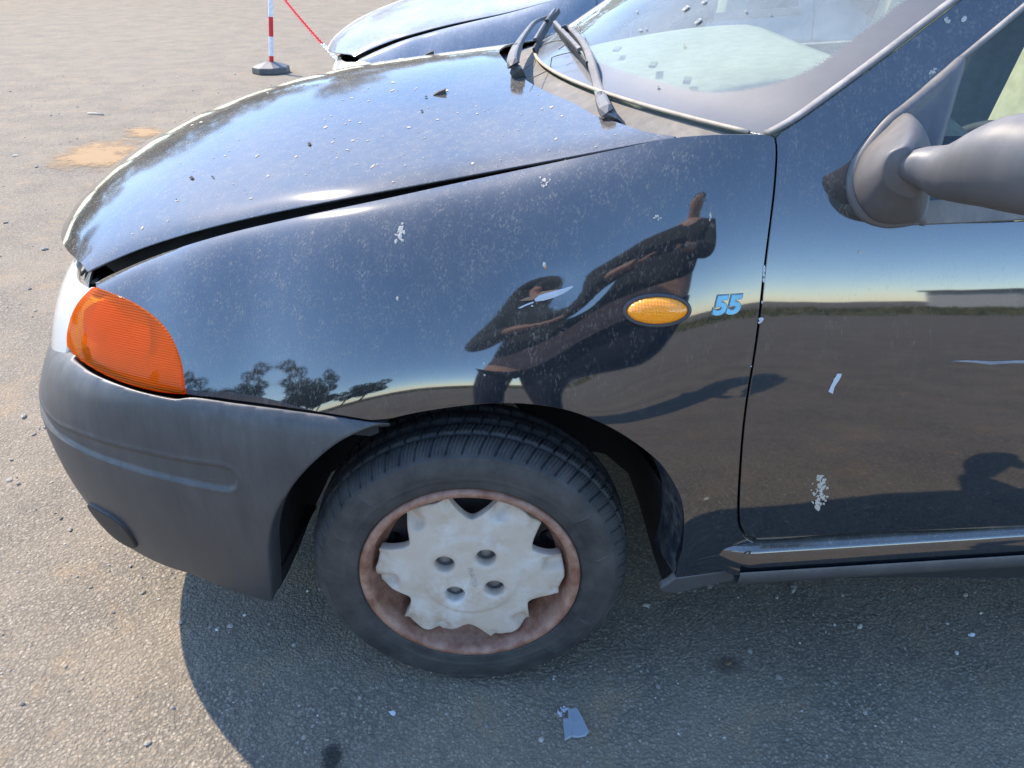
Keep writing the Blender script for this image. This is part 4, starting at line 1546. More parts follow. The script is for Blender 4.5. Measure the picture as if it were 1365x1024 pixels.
multi_mark(SIDE, [[(692, 401), (704, 396), (712, 396), (722, 389), (740, 386), (746, 385), (735, 390), (720, 392), (710, 400), (700, 401)]], RUSTY, 'rust_streak', fender, 0.0003)
multi_mark(SIDE, [[(1116, 498), (1122, 498), (1120, 504), (1112, 516), (1110, 525), (1104, 522), (1108, 513)], blob(1113, 505, 3, 1.5, -50)], CHIP, 'scratch', door)
multi_mark(SIDE, [[(1264, 481), (1290, 480), (1320, 481.5), (1350, 480.5), (1375, 480), (1375, 484), (1350, 484), (1320, 486), (1300, 483.5), (1285, 482.5)]], flat('pale_scratch', (0.20, 0.21, 0.23), 0.7), 'long_scratch', door)
multi_mark(SIDE, [blob(1093 + random.gauss(0, 4.5), 634 + random.uniform(0, 38), random.uniform(.6, 2.6), random.uniform(.8, 3.2), random.uniform(0, 180)) for k in range(60)] + [blob(1090, 676, 4, 4.5)], DROP, 'dropping', door)
multi_mark(SIDE, [blob(534 + random.gauss(0, 3), 308 + random.gauss(0, 6), random.uniform(.8, 2.4), random.uniform(1, 3.4), random.uniform(0, 180)) for k in range(22)] + [blob(533, 315, 3, 5)], DROP, 'dropping', fender)
multi_mark(SIDE, [blob(727 + random.gauss(0, 3), 243 + random.gauss(0, 5), random.uniform(.6, 1.6), random.uniform(.6, 2.0)) for k in range(18)] + [blob(876 + random.gauss(0, 3.5), 290 + random.gauss(0, 1.3), 1.4, 1.1) for k in range(7)] + [blob(947, 287, 1.6, 4), blob(946, 293, 1, 2), blob(726, 353, 2, 4), blob(645, 485, 1, 3, 20), blob(646, 500, 1.5, 1.5), blob(530, 398, 1.5, 3)], DROP, 'speck', fender)
multi_mark(SIDE, [blob(727, 357, 1.8, 2.6), ], RUSTY, 'rust_spot', fender, 0.001)
multi_mark(SIDE, [blob(1262 + random.gauss(0, 3), 27 + random.gauss(0, 2), 2.2, 1.6, -30) for k in range(8)] + [blob(1245 + random.gauss(0, 3), 96 + random.gauss(0, 2), 1.6, 1.6) for k in range(12)] + [blob(1285, 26, 3, 5, 40), blob(1146, 336, 1.6, 2.2), blob(1161, 290, 1, 1)], DROP, 'dropping', door)
# chips along the shut line
multi_mark(SIDE, [blob(1018.8 - 0.03 * (y - 355) - 0.5, y, 1.6, 3.2) for y in (356, 360, 366, 373)] + [blob(1015.5, 403, 1, 2), blob(1014, 426, 3.0, 3.4), blob(1012, 430, 1.6, 1.8), blob(1001, 488, 1, 1)], CHIP, 'paint_chip', fender, 0.0010)
# petals and droppings scattered over the bonnet
pts = [(463, 200, 4, 1.6), (545, 170, 6, 2), (583, 160, 3, 1.5), (497, 222, 7, 2, -35), (503, 220, 4, 1.5), (524, 243, 4, 2), (540, 221, 3, 1.4), (630, 218, 5, 3, -20), (742, 185, 2.4, 1.6), (741, 186, 3, 2), (735, 143, 5, 2), (749, 155, 3, 2), (794, 196, 2, 1.5),
       (443, 190, 4, 1.6), (449, 211, 3, 1.5), (434, 170, 6, 2), (480, 164, 3, 1.5), (523, 121, 6, 1.6), (524, 110, 5, 2), (555, 118, 3, 1.5), (596, 121, 4, 2), (491, 135, 3, 1.5), (469, 131, 4, 1.6), (466, 161, 3, 1.3), (470, 188, 5, 1.6), (635, 142, 3, 1.5), (636, 152, 3, 1.6), (610, 151, 2.6, 1.4),
       (395, 209, 4, 1.8), (357, 235, 4, 2), (335, 265, 4, 2), (300, 208, 3, 1.6), (343, 208, 6, 2, -30), (236, 268, 4, 2), (190, 304, 5, 2.6, -35), (177, 312, 3, 1.3), (224, 295, 4, 1.3), (490, 188, 3, 1.4), (256, 167, 4, 1.4, -15), (268, 163, 5, 1.4, -10), (245, 168, 3, 1), (357, 124, 3, 1), (370, 108, 3, 1), (391, 115, 4, 1), (405, 113, 5, 1.2), (740, 205, 2, 1), (820, 180, 2.4, 1.2), (780, 180, 2, 1)]
multi_mark(BON, [blob(a[0], a[1], a[2] * .5, a[3] * .5, a[4] if len(a) > 4 else random.uniform(-25, 10)) for a in pts] + [blob(random.uniform(200, 820), 0, 1, 1) for _ in range(0)], flat('dry_petal', (0.46, 0.38, 0.30), 0.9), 'dropping', bonnet)
multi_mark(BON, [blob(random.uniform(430, 760), random.uniform(100, 225), random.uniform(.5, 1.5), random.uniform(.4, .9), random.uniform(-40, 20)) for _ in range(40)] + [blob(random.uniform(200, 450), random.uniform(175, 260), random.uniform(.5, 1.3), random.uniform(.4, .8), random.uniform(-40, 20)) for _ in range(20)], flat('dry_petal_fleck', (0.34, 0.31, 0.27), 0.9), 'speck', bonnet)
multi_mark(BON, [blob(256, 238, 2.6, 1.7), blob(284, 237, 1.6, 1.2), blob(236, 267, 1, .8), blob(413, 193, 2.6, 1.8), blob(568, 130, 2, 1), blob(563, 149, 2, 1.2)], flat('dark_seed', (0.05, 0.04, 0.035), 0.9), 'seed', bonnet, 0.002)
multi_mark(GLS, [blob(931, 31, 6.5, 1.8, -38), blob(915, 13, 5.5, 1.6, -30), blob(940, 4, 5, 1.2, -35), blob(995, 17, 2, 1.2), blob(850, 17, 1.6, 1.2), blob(878, 118, 2.5, 1.2), blob(913, 63, 2.4, 1.2), blob(862, 40, 2, 1.2), blob(1028, 21, 1.6, 1), blob(854, 42, 3, 1), blob(742, 172, 1, 1)], DROP, 'dropping', windscreen, 0.003)

# ------------------------------------------------------------------ ground
AS = NT('old_asphalt')
c_ = AS.coord()
big = AS.noise(c_, 0.35, 5, 0.6); mid = AS.noise(c_, 3.5, 6, 0.65); fine = AS.noise(c_, 60, 5, 0.7)
v1 = AS.n('ShaderNodeTexVoronoi'); v1.inputs['Scale'].default_value = 170; AS.l(c_, v1.inputs['Vector'])
v2 = AS.n('ShaderNodeTexVoronoi'); v2.inputs['Scale'].default_value = 400; AS.l(c_, v2.inputs['Vector'])
sepc = AS.n('ShaderNodeSeparateColor'); AS.l(v1.outputs['Color'], sepc.inputs[0])
sepd = AS.n('ShaderNodeSeparateColor'); AS.l(v2.outputs['Color'], sepd.inputs[0])
stone = AS.ramp(sepc.outputs[0], [(0.0, (0.115, 0.100, 0.082)), (0.35, (0.195, 0.170, 0.138)), (0.75, (0.275, 0.240, 0.195)), (0.93, (0.36, 0.315, 0.255)), (1.0, (0.52, 0.47, 0.40))])
st2 = AS.ramp(sepd.outputs[1], [(0.0, (0.12, 0.105, 0.086)), (0.8, (0.245, 0.213, 0.172)), (1.0, (0.43, 0.385, 0.32))])
col = AS.mix(0.4, stone, st2)
binder = AS.rng(v1.outputs['Distance'], 0.30, 0.62, 0, 0.75)
col = AS.mix(binder, col, (0.100, 0.088, 0.074))
# dusty tan areas and darker patches
col = AS.mix(AS.rng(mid, 0.40, 0.66, 0.0, 0.42), col, (0.31, 0.255, 0.19))
col = AS.mix(AS.rng(big, 0.45, 0.70, 0.0, 0.35), col, (0.235, 0.20, 0.16))
tint = AS.noise(c_, 6, 5, 0.65)
col = AS.mix(AS.rng(tint, 0.55, 0.72, 0, 0.35), col, (0.38, 0.25, 0.13))
mm_ = AS.n('ShaderNodeMix', data_type='RGBA', blend_type='MULTIPLY'); mm_.inputs[0].default_value = 1.0
mm_.inputs[7].default_value = (1.0, 0.965, 0.885, 1); AS.l(col, mm_.inputs[6]); col = mm_.outputs[2]
hgt = AS.math('ADD', AS.math('MULTIPLY', AS.math('SUBTRACT', 1.0, v1.outputs['Distance']), 0.7), AS.math('MULTIPLY', AS.math('SUBTRACT', 1.0, v2.outputs['Distance']), 0.35))
hgt = AS.math('ADD', hgt, AS.math('MULTIPLY', fine, 0.6))
b1 = AS.bump(hgt, 1.0, 0.0036)
ASPH = AS.end(AS.bsdf(Base=col, Roughness=0.9, Normal=b1))
V = [(-260, -260, 0), (260, -260, 0), (260, 260, 0), (-260, 260, 0)]
g = mesh_obj('ground', V, [(0, 1, 2, 3)], ASPH, None, False)
tag(g, kind='structure')

# ochre sandy patches lying on the asphalt, dark stain
def patch_mat(name, col, sc, lo_, hi, amt):
    t = NT(name)
    c = t.coord()
    n = t.noise(c, sc, 6, 0.7)
    at = t.n('ShaderNodeAttribute'); at.attribute_name = 'mask'
    m = t.math('MULTIPLY', t.rng(t.math('ADD', n, t.math('MULTIPLY', at.outputs['Fac'], 0.5)), lo_, hi, 0, 1), amt)
    tr = t.n('ShaderNodeBsdfTransparent')
    return t.end(t.mixs(m, tr.outputs[0], t.bsdf(Base=col, Roughness=0.95, Normal=t.bump(t.noise(c, 200, 4, 0.7), 0.6, 0.003))))
def ground_patch(name, px, mat, label, cat, z=0.004, kind=None):
    P = np.array([ground_pt(*p)[:2] for p in catmull(px, 6, True)])
    c = P.mean(0)
    V, F = [], []
    n = len(P)
    rings_ = 8
    for k in range(rings_):
        t = (k + 1) / rings_
        V += [(*(c + (p - c) * t), z) for p in P]
    V.append((c[0], c[1], z))
    for k in range(rings_ - 1):
        for i in range(n):
            F.append((k * n + i, k * n + (i + 1) % n, (k + 1) * n + (i + 1) % n, (k + 1) * n + i))
    for i in range(n):
        F.append((i, (i + 1) % n, len(V) - 1))
    o = mesh_obj(name, V, F, mat, None, False)
    vals = [1 - (k + 1) / rings_ for k in range(rings_) for _ in range(n)] + [1.0]
    a = o.data.attributes.new('mask', 'FLOAT', 'POINT')
    a.data.foreach_set('value', np.array(vals, dtype=np.float32))
    return tag(o, label, cat, kind=kind)
SAND = patch_mat('ochre_sand', (0.36, 0.235, 0.12), 9, 0.50, 0.80, 0.85)
STAIN = patch_mat('oil_stain', (0.030, 0.030, 0.026), 25, 0.5, 0.7, 0.75)
ground_patch('sand_patch', [(55, 215), (95, 195), (130, 185), (190, 188), (200, 205), (165, 226), (110, 230), (70, 226)], SAND, 'ochre sand spread on the asphalt left of the bonnet nose', 'sand', kind='stuff')
ground_patch('sand_patch', [(160, 178), (180, 170), (215, 170), (225, 178), (200, 186), (170, 184)], SAND, 'small ochre sand streak just above the larger sand patch', 'sand', kind='stuff')
ground_patch('oil_stain', [(424, 1010), (432, 996), (446, 990), (456, 998), (455, 1016), (446, 1034), (430, 1036)], STAIN, 'dark stain on the shaded asphalt at the bottom edge below the wheel', 'stain', kind='stuff')
ground_patch('oil_stain', [(940, 892), (955, 876), (985, 874), (1000, 888), (985, 900), (955, 904)], patch_mat('faint_stain', (0.05, 0.048, 0.042), 30, 0.55, 0.8, 0.4), 'faint dark spot on shaded asphalt below the door', 'stain', kind='stuff')

# pebbles and grit
rng = np.random.default_rng(3)
PEB = NT('pebble_stone')
oi = PEB.n('ShaderNodeNewGeometry')
PEBM = PEB.end(PEB.bsdf(Base=PEB.ramp(oi.outputs['Random Per Island'], [(0, (0.15, 0.135, 0.12)), (0.5, (0.26, 0.24, 0.21)), (0.9, (0.42, 0.38, 0.32)), (1.0, (0.62, 0.60, 0.56))]), Roughness=0.85))
ico = [(0, 0, 1), (0.894, 0, 0.447), (0.276, 0.851, 0.447), (-0.724, 0.526, 0.447), (-0.724, -0.526, 0.447), (0.276, -0.851, 0.447), (0.724, 0.526, -0.2), (-0.276, 0.851, -0.2), (-0.894, 0, -0.2), (-0.276, -0.851, -0.2), (0.724, -0.526, -0.2)]
icf = [(0, 1, 2), (0, 2, 3), (0, 3, 4), (0, 4, 5), (0, 5, 1), (1, 6, 2), (2, 7, 3), (3, 8, 4), (4, 9, 5), (5, 10, 1), (6, 7, 2), (7, 8, 3), (8, 9, 4), (9, 10, 5), (10, 6, 1)]
ico = np.array(ico)
V, F = [], []
for k in range(9000):
    if k < 6500:
        x, y = rng.uniform(-1.6, 1.5), rng.uniform(-0.6, 0.9)
    else:
        x, y = rng.uniform(-5, 1.2), rng.uniform(0.2, 7)
    if -0.55 < x < 1.6 and 0.25 < y < 1.5: continue
    s_ = min(0.0011 * (1 + rng.pareto(2.6)), 0.007) * (1.0 if k < 6500 else 2.0)
    s3 = s_ * rng.uniform(0.6, 1.3, 3)
    a = rng.uniform(0, 2 * PI)
    P = ico * (1 + rng.uniform(-0.2, 0.2, (11, 1))) * s3
    ca, sa = math.cos(a), math.sin(a)
    P = np.stack([P[:, 0] * ca - P[:, 1] * sa + x, P[:, 0] * sa + P[:, 1] * ca + y, P[:, 2] * 0.7 + s3[2] * 0.25], 1)
    b = len(V)
    V += P.tolist()
    F += [(i + b, j + b, m + b) for i, j, m in icf]
tag(mesh_obj('gravel', V, F, PEBM, None, False), 'loose grit and small stones scattered over the asphalt', 'gravel', kind='stuff')

# broken glass shard and crumbs
gs = NT('frosted_glass'); 
GSM = gs.end(gs.mixs(0.45, gs.bsdf(Base=(0.42, 0.47, 0.52), Roughness=0.15, Coat_Weight=1.0), gs.n('ShaderNodeBsdfTransparent').outputs[0]))
sh = empty('glass_shard', tuple(ground_pt(767, 970)))
o0 = np.array(sh.location)
tag(sh, 'cracked clear glass shard lying on the shaded asphalt below the wheel', 'glass shard')
pieces = [[(757, 949), (769, 947), (777, 962), (763, 969), (757, 961)], [(750, 962), (757, 961), (763, 969), (762, 985), (753, 990)], [(763, 969), (777, 962), (785, 978), (781, 984), (770, 986), (762, 985)]]
for pc in pieces:
    P = [ground_pt(*p) - o0 for p in pc]
    c = np.mean(P, axis=0)
    P = [c + (p - c) * 0.985 for p in P]
    n = len(P)
    V = [p + np.array((0, 0, 0.003)) for p in P] + [p + np.array((0, 0, 0.008 + 0.001 * random.random())) for p in P]
    F = [tuple(range(n))[::-1], tuple(range(n, 2 * n))] + [(i, (i + 1) % n, n + (i + 1) % n, n + i) for i in range(n)]
    bevel(mesh_obj('fragment', V, F, GSM, sh, False), 0.0008, 1)
WHT = flat('white_fragment', (0.50, 0.53, 0.57), 0.5)
V, F = [], []
for k in range(16):
    cx, cy = random.gauss(748, 4), random.gauss(949, 3.4)
    p = ground_pt(cx, cy)
    b = len(V)
    s_ = random.uniform(0.001, 0.0035)
    P = ico * s_ * np.random.uniform(0.6, 1.4, (11, 1)) + p + np.array((0, 0, s_ * 0.4))
    V += P.tolist(); F += [(i + b, j + b, m + b) for i, j, m in icf]
tag(mesh_obj('glass_crumbs', V, F, WHT, None, False), 'small pile of broken glass crumbs touching the cracked shard', 'glass crumbs')
def scrap(px, py, a, label, name='paper_scrap', mat=WHT, cat='scrap'):
    p = ground_pt(px, py)
    n = 7
    V = [p + np.array((math.cos(t) * a * random.uniform(.6, 1.3), math.sin(t) * a * 0.6 * random.uniform(.6, 1.3), 0.003 + 0.004 * random.random())) for t in np.linspace(0, 2 * PI, n, endpoint=False)] + [p + np.array((0, 0, 0.009))]
    V += [v - np.array((0, 0, 0.002)) for v in V]
    F = [(i, (i + 1) % n, n) for i in range(n)] + [(8 + (i + 1) % n, 8 + i, 8 + n) for i in range(n)] + [(i, 8 + i, 8 + (i + 1) % n, (i + 1) % n) for i in range(n)]
    return tag(mesh_obj(name, V, F, mat, None, False), label, cat)
scrap(524, 952, 0.008, 'small pale crumpled scrap on shaded asphalt below the left of the tyre')
scrap(1294, 848, 0.007, 'tiny white scrap on shaded asphalt below the door, right of the dark spot')
scrap(970, 887, 0.009, 'small dried brown leaf on shaded asphalt under the door', 'dry_leaf', flat('leaf_brown', (0.16, 0.11, 0.06), 0.9), 'leaf')
scrap(21, 208, 0.02, 'light stone on the sunlit asphalt at the left picture edge', 'stone', flat('pale_stone', (0.5, 0.46, 0.40), 0.9), 'stone')
p = ground_pt(128, 153)
v, f = tube([p + np.array((-0.07, 0.02, 0.006)), p + np.array((0, 0, 0.008)), p + np.array((0.07, -0.025, 0.006))], 0.006, 6)
tag(mesh_obj('stick', v, f, flat('pale_wood', (0.5, 0.45, 0.37), 0.9)), 'short pale stick on the sunlit asphalt above the sand patch', 'stick')

# ------------------------------------------------------------------ barrier pole and chain
RED = flat('red_plastic', (0.62, 0.02, 0.03), 0.45)
WHITE = flat('white_plastic', (0.72, 0.72, 0.74), 0.45)
pb = ground_pt(362, 97)
pole = empty('barrier_pole', tuple(pb))
tag(pole, 'red and white striped barrier pole on a black octagonal base', 'barrier pole')
V, F = [], []
prof = [(0.178, 0.0), (0.180, 0.012), (0.176, 0.055), (0.166, 0.062), (0.07, 0.094), (0.045, 0.100), (0.0, 0.10)]
for k in range(8):
    a = 2 * PI * (k + 0.5) / 8
    for r, z in prof: V.append((r * math.cos(a), r * math.sin(a), z))
m = len(prof)
for k in range(8):
    for j in range(m - 1):
        F.append((k * m + j, ((k + 1) % 8) * m + j, ((k + 1) % 8) * m + j + 1, k * m + j + 1))
bevel(mesh_obj('base', V, F, plastic('base_rubber', (0.035, 0.036, 0.04), 0.5, 0.5), pole, False), 0.004, 2)
lean = math.radians(8.2)
dirp = np.array((math.sin(lean), -0.02, math.cos(lean)))
edges_z = [0.095, 0.135]
segs = []
z = 0.095
L0 = [(0.095, 0.155, RED)]
z = 0.155
colr_ = WHITE
while z < 1.0:
    z2 = min(z + 0.172, 1.0)
    L0.append((z, z2, colr_))
    z = z2
    colr_ = RED if colr_ is WHITE else WHITE
for a, b, mt in L0:
    v, f = tube([dirp * a, dirp * b], 0.0215 if mt is RED else 0.022, 16, caps=False)
    mesh_obj('pole_band', v, f, mt, pole)
v, f = tube([dirp * 0.99, dirp * 1.03], [0.027, 0.018], 12)
mesh_obj('pole_cap', v, f, RED, pole)
def chain(A, B, sag, redpart, label):
    n = int(np.linalg.norm(B - A) * 1.06 / 0.034)
    P = [A + (B - A) * t + np.array((0, 0, -sag * 4 * t * (1 - t))) for t in np.linspace(0, 1, n)]
    Vr, Vw = [], []
    for i in range(n - 1):
        a, b = P[i], P[i + 1]
        t = (b - a) / np.linalg.norm(b - a)
        up = np.array((0, 0, 1.0)) if i % 2 == 0 else np.cross(t, (0, 0, 1.0))
        up = up - t * (up @ t); up /= np.linalg.norm(up)
        c = (a + b) / 2
        lk = [c + t * (0.024 * math.cos(q)) + up * (0.0135 * math.sin(q)) for q in np.linspace(0, 2 * PI, 10, endpoint=False)]
        (Vr if i / n < redpart else Vw).append(tube(lk, 0.0042, 5, closed=True))
    ch = empty('plastic_chain', tuple(A))
    tag(ch, label, 'chain')
    for nm, pt, mt in (('red_links', Vr, RED), ('white_links', Vw, WHITE)):
        v, f = join(pt)
        mesh_obj(nm, [np.array(q) - A for q in v], f, mt, ch)
A = np.array(pb) + dirp * 0.80
B = np.array((-0.62, 3.95, 0.22))
chain(A, B, 0.06, 0.5, 'red and white plastic chain running down from the striped pole')

# ------------------------------------------------------------------ the second car, beyond the first
SKIP = ('scratch', 'dropping', 'speck', 'seed', 'paint_chip', 'rust_streak', 'rust_spot', 'long_scratch')
car2 = empty('parked_car', (0.0, 2.50, 0.0))
tag(car2, 'dusty blue-grey hatchback parked behind the black one, only its bonnet corner showing', 'car')
def swap(o):
    for sl in o.material_slots:
        if sl.material is PAINT:
            sl.link = 'OBJECT'
            sl.material = PAINT2
        elif sl.material is AMBER or sl.material is AMBREF:
            sl.link = 'OBJECT'
            sl.material = SUNLIT_CLEAR if sl.material is AMBER else REFL
def copy_tree(o, parent):
    c = o.copy(); COL.objects.link(c); c.parent = parent
    swap(c)
    for ch in o.children:
        if ch.name.split('.')[0] in SKIP: continue
        copy_tree(ch, c)
    return c
for ch in list(car.children):
    if ch.name.split('.')[0] in SKIP: continue
    copy_tree(ch, car2)

# ------------------------------------------------------------------ what the paint reflects: verge, wall, trees all round the yard
GR = NT('dry_grass_ground')
c_ = GR.coord()
GRM = GR.end(GR.bsdf(Base=GR.mix(GR.rng(GR.noise(c_, 1.3, 6, 0.7), 0.35, 0.65), (0.075, 0.085, 0.022), (0.17, 0.15, 0.055)), Roughness=1.0))
def verge(name, pts, label):
    V = [(x, y, 0.004) for x, y in pts]
    o = mesh_obj(name, V, [tuple(range(len(V)))], GRM, None, False)
    tag(o, label, 'grass', kind='stuff')
    # tufts
    rg = np.random.default_rng(5)
    P = np.array(pts)
    mn, mx = P.min(0), P.max(0)
    V, F = [], []
    for k in range(9000):
        x, y = rg.uniform(mn[0], mx[0]), rg.uniform(mn[1], mx[1])
        h = rg.uniform(0.08, 0.38); w = rg.uniform(0.03, 0.08); a = rg.uniform(0, PI)
        b = len(V)
        dx, dy = math.cos(a) * w, math.sin(a) * w
        V += [(x - dx, y - dy, 0), (x + dx, y + dy, 0), (x + rg.uniform(-.1, .1), y + rg.uniform(-.1, .1), h)]
        F.append((b, b + 1, b + 2))
    t = mesh_obj('grass_tufts', V, F, GRM, None, False)
    tag(t, label + ', its upright tufts', 'grass', kind='stuff')
verge('grass_verge', [(-60, -26), (60, -26), (60, -14), (-60, -13)], 'strip of dry olive grass along the far side of the yard')
WALLM = flat('pale_render', (0.55, 0.55, 0.53), 0.9)
bl = empty('low_building', (33, -30, 0))
tag(bl, 'long low white building beyond the grass verge', 'building')
v, f = box((0, 0, 1.0), (30, 6, 2.0)); mesh_obj('wall', v, f, WALLM, bl, False)
v, f = box((0, 0, 2.09), (30.6, 6.6, 0.18)); mesh_obj('roof', v, f, flat('roof_grey', (0.15, 0.15, 0.15), 0.9), bl, False)
for k in range(2):
    v, f = box((6 + 5 * k, 3.02, 1.1), (1.2, 0.08, 0.8)); mesh_obj('window', v, f, flat('window_dark', (0.03, 0.035, 0.04), 0.2) if k == 0 else bpy.data.materials['window_dark'], bl, False)

LEAF = NT('foliage')
gi = LEAF.n('ShaderNodeNewGeometry')
LEAFM = LEAF.end(LEAF.bsdf(Base=LEAF.ramp(gi.outputs['Random Per Island'], [(0, (0.030, 0.042, 0.012)), (0.6, (0.055, 0.072, 0.022)), (1, (0.10, 0.11, 0.04))]), Roughness=0.8))
BARK = flat('bark', (0.10, 0.08, 0.06), 0.9)
def tree_meshes(seed, H, W):
    rg = np.random.default_rng(seed)
    br = [([(0, 0, 0), (0.1, 0, H * 0.25), (0.0, 0.1, H * 0.55), (0.05, 0, H * 0.85)], [0.22, 0.17, 0.10, 0.03])]
    tips = [(0, 0, H * 0.8)]
    for k in range(9):
        a = k * 2.4; z = H * rg.uniform(0.22, 0.65); L = W * rg.uniform(0.5, 0.95)
        e = (math.cos(a) * L, math.sin(a) * L, z + L * rg.uniform(0.35, 0.8))
        br.append(([(0, 0, z), (e[0] * 0.5, e[1] * 0.5, z + (e[2] - z) * 0.4), e], [0.08, 0.05, 0.02]))
        tips.append(e); tips.append((e[0] * 0.6, e[1] * 0.6, z + (e[2] - z) * 0.7))
    v, f = join([tube(p, r, 6) for p, r in br])
    V, F = [], []
    for t in tips:
        c = np.array(t); R_ = W * rg.uniform(0.28, 0.45)
        for k in range(230):
            d = rg.normal(size=3); d /= np.linalg.norm(d)
            p = c + d * R_ * rg.uniform(0.35, 1.0) ** 0.5 * np.array((1, 1, 0.75))
            s_ = rg.uniform(0.10, 0.22)
            a, b = rg.normal(size=3), rg.normal(size=3)
            a /= np.linalg.norm(a); b = b - a * (a @ b); b /= np.linalg.norm(b)
            k0 = len(V)
            V += [p - a * s_, p + b * s_ * 0.5, p + a * s_, p - b * s_ * 0.5]
            F.append((k0, k0 + 1, k0 + 2, k0 + 3))
    return (v, f), (V, F)
protos = []
for sd, H, W, lab in ((11, 7.5, 2.6, 'broad leafy tree on the rim of the yard'), (12, 10.0, 2.8, 'tall leafy tree on the rim of the yard'), (13, 5.0, 2.4, 'low bushy tree on the rim of the yard')):
    a, b = tree_meshes(sd, H, W)
    r = empty('leafy_tree', (0, -60, 0)); tag(r, lab, 'tree', 'trees round the yard')
    mesh_obj('trunk', a[0], a[1], BARK, r); mesh_obj('crown', b[0], b[1], LEAFM, r, False)
    protos.append(r)
spots = [(-30, -28, 1), (-25, -30, 0), (-21, -27, 1), (-17, -29, 0), (-13.5, -28, 2), (-20, -22, 0), (-23.5, -21, 1),
         (-40, -20, 1), (-44, -8, 0), (-46, 4, 1), (-42, 16, 0), (-37, 26, 1), (-31, 33, 0), (-25, 38, 1), (-19, 42, 0), (-12, 45, 1), (-5, 47, 0), (3, 48, 1), (11, 46, 0),
         (-34, 30, 2), (-28, 36, 2), (-22, 40, 2), (-15, 44, 2), (-9, 46, 2), (-43, 10, 2), (-40, 21, 2), (18, 45, 1), (26, 42, 0), (40, -26, 1), (46, -20, 0)]
used = [False] * 3
for i, (x, y, k) in enumerate(spots):
    p_ = protos[k]
    if not used[k]:
        r = p_; used[k] = True
    else:
        r = p_.copy(); COL.objects.link(r)
        for ch in p_.children:
            d = ch.copy(); COL.objects.link(d); d.parent = r
    if x < -5 and y > 0 or y > 40: x, y = x * 0.62, y * 0.62
    r.location = (x, y, 0); r.rotation_euler = (0, 0, i * 1.7)
    s_ = 0.85 + 0.3 * ((i * 37) % 10) / 10
    if y > 0: s_ *= 1.15
    r.scale = (s_, s_, s_)

# ------------------------------------------------------------------ the photographer, seen only as a reflection
def skin_figure(name, nodes, edges, mat, parent, sub=2):
    me = bpy.data.meshes.new(name)
    me.from_pydata([n[0] for n in nodes], edges, [])
    o = link(name, me, mat, parent)
    m = o.modifiers.new('skin', 'SKIN')
    me.skin_vertices.new() if not me.skin_vertices else None
    for i, n in enumerate(nodes):
        sv = me.skin_vertices[0].data[i]
        r = n[1]
        sv.radius = r if isinstance(r, tuple) else (r, r)
        sv.use_root = (i == 0)
    m2 = o.modifiers.new('sub', 'SUBSURF'); m2.levels = sub; m2.render_levels = sub
    dg = bpy.context.evaluated_depsgraph_get()
    me2 = bpy.data.meshes.new_from_object(o.evaluated_get(dg))
    me2.polygons.foreach_set('use_smooth', [True] * len(me2.polygons))
    o.modifiers.clear()
    o.data = me2
    me2.materials.clear(); me2.materials.append(mat)
    return o
SKINM = flat('skin', (0.45, 0.26, 0.18), 0.6)
JEAN = flat('dark_jeans', (0.020, 0.026, 0.042), 0.9)
SHIRT = flat('dark_shirt', (0.030, 0.034, 0.030), 0.9)
per = empty('person', (0.05, -1.44, 0))
tag(per, 'person in dark shirt and jeans holding up a phone, mirrored in the black fender', 'person')
nd = [((0, 0, 0.95), (0.15, 0.105)), ((0, 0, 1.12), (0.14, 0.095)), ((0, 0.01, 1.30), (0.165, 0.105)), ((0, 0.01, 1.42), (0.14, 0.09)), ((0, 0.02, 1.50), 0.055), ((0, 0.05, 1.56), 0.06), ((0, 0.07, 1.64), (0.078, 0.095)), ((0, 0.065, 1.72), (0.07, 0.08)),
      ((-0.19, 0.01, 1.42), 0.055), ((-0.24, 0.08, 1.18), 0.043), ((-0.10, 0.33, 1.17), 0.030), ((-0.055, 0.375, 1.18), 0.030),
      ((0.19, 0.01, 1.42), 0.055), ((0.24, 0.08, 1.18), 0.043), ((0.10, 0.33, 1.17), 0.030), ((0.055, 0.375, 1.18), 0.030),
      ((-0.10, 0, 0.86), 0.095), ((-0.12, 0.01, 0.50), 0.062), ((-0.13, -0.02, 0.10), 0.045), ((-0.14, 0.10, 0.04), 0.040),
      ((0.10, 0, 0.86), 0.095), ((0.12, 0.01, 0.50), 0.062), ((0.13, -0.02, 0.10), 0.045), ((0.14, 0.10, 0.04), 0.040)]
ed = [(0, 1), (1, 2), (2, 3), (3, 4), (4, 5), (5, 6), (6, 7), (3, 8), (8, 9), (9, 10), (10, 11), (3, 12), (12, 13), (13, 14), (14, 15), (0, 16), (16, 17), (17, 18), (18, 19), (0, 20), (20, 21), (21, 22), (22, 23)]
body = skin_figure('body', nd, ed, SKINM, per)
# clothes as slightly larger skins over the body
sh_n = [((0, 0, 0.98), (0.165, 0.12)), ((0, 0, 1.12), (0.155, 0.11)), ((0, 0.01, 1.30), (0.178, 0.118)), ((0, 0.01, 1.42), (0.15, 0.10)), ((0, 0.02, 1.475), 0.07), ((-0.19, 0.01, 1.415), 0.07), ((-0.24, 0.08, 1.18), 0.066), ((-0.105, 0.31, 1.17), 0.055), ((0.19, 0.01, 1.415), 0.07), ((0.24, 0.08, 1.18), 0.066), ((0.105, 0.31, 1.17), 0.055)]
skin_figure('shirt', sh_n, [(0, 1), (1, 2), (2, 3), (3, 4), (3, 5), (5, 6), (6, 7), (3, 8), (8, 9), (9, 10)], SHIRT, per)
jn = [((0, 0, 0.95), (0.165, 0.125)), ((-0.10, 0, 0.84), 0.108), ((-0.12, 0.01, 0.50), 0.078), ((-0.13, -0.02, 0.12), 0.062), ((0.10, 0, 0.84), 0.108), ((0.12, 0.01, 0.50), 0.078), ((0.13, -0.02, 0.12), 0.062)]
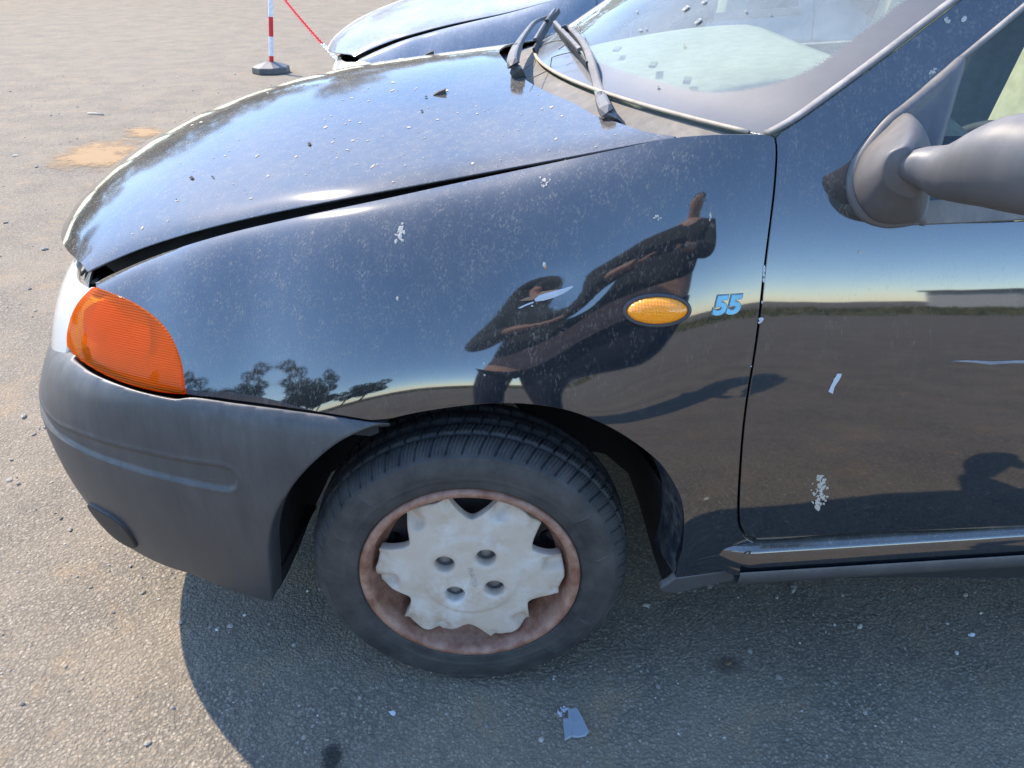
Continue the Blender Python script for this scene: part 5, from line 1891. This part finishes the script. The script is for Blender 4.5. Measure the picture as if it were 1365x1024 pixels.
skin_figure('jeans', jn, [(0, 1), (1, 2), (2, 3), (0, 4), (4, 5), (5, 6)], JEAN, per)
for sx in (-1, 1):
    for k, (dz, L) in enumerate(((0.024, 0.050), (0.008, 0.056), (-0.008, 0.052), (-0.023, 0.042))):
        skin_figure('finger', [((sx * 0.060, 0.372, 1.185 + dz), 0.0095), ((sx * (0.060 - L * 0.15), 0.398, 1.187 + dz), 0.0085), ((sx * (0.060 - L * 0.55), 0.409, 1.188 + dz), 0.0075)], [(0, 1), (1, 2)], SKINM, per, 1)
    skin_figure('thumb', [((sx * 0.058, 0.362, 1.175), 0.011), ((sx * 0.046, 0.366, 1.196), 0.0095), ((sx * 0.030, 0.376, 1.204), 0.008)], [(0, 1), (1, 2)], SKINM, per, 1)
    v, f = box((sx * 0.135, 0.06, 0.045), (0.10, 0.27, 0.09)); bevel(mesh_obj('shoe', v, f, flat('shoe_black', (0.02, 0.02, 0.02), 0.6) if sx < 0 else bpy.data.materials['shoe_black'], per), 0.03, 3, 20)
HAIR = flat('brown_hair', (0.05, 0.03, 0.02), 0.8)
skin_figure('hair', [((0, 0.045, 1.68), (0.086, 0.095)), ((0, 0.05, 1.745), (0.072, 0.085))], [(0, 1)], HAIR, per)
skin_figure('nose', [((0, 0.155, 1.655), 0.012), ((0, 0.172, 1.635), 0.014)], [(0, 1)], SKINM, per, 1)
for sx in (-1, 1):
    skin_figure('eye', [((sx * 0.030, 0.155, 1.663), 0.010), ((sx * 0.030, 0.160, 1.662), 0.008)], [(0, 1)], HAIR, per, 1)
    skin_figure('ear', [((sx * 0.082, 0.06, 1.66), (0.010, 0.016)), ((sx * 0.084, 0.055, 1.64), (0.008, 0.012))], [(0, 1)], SKINM, per, 1)
skin_figure('mouth', [((-0.022, 0.158, 1.612), 0.006), ((0.022, 0.158, 1.612), 0.006)], [(0, 1)], flat('lips', (0.35, 0.14, 0.11), 0.5), per, 1)
ph = mesh_obj('phone', *box((0, 0, 0), (0.155, 0.009, 0.074)), flat('phone_dark', (0.02, 0.02, 0.025), 0.2), None, False)
ph.location = (0.055, -1.035, 1.19)
ph.rotation_euler = (-PITCH, 0, 0)
bevel(ph, 0.003, 2)
tag(ph, 'dark smartphone held level in both hands in front of the car', 'phone')
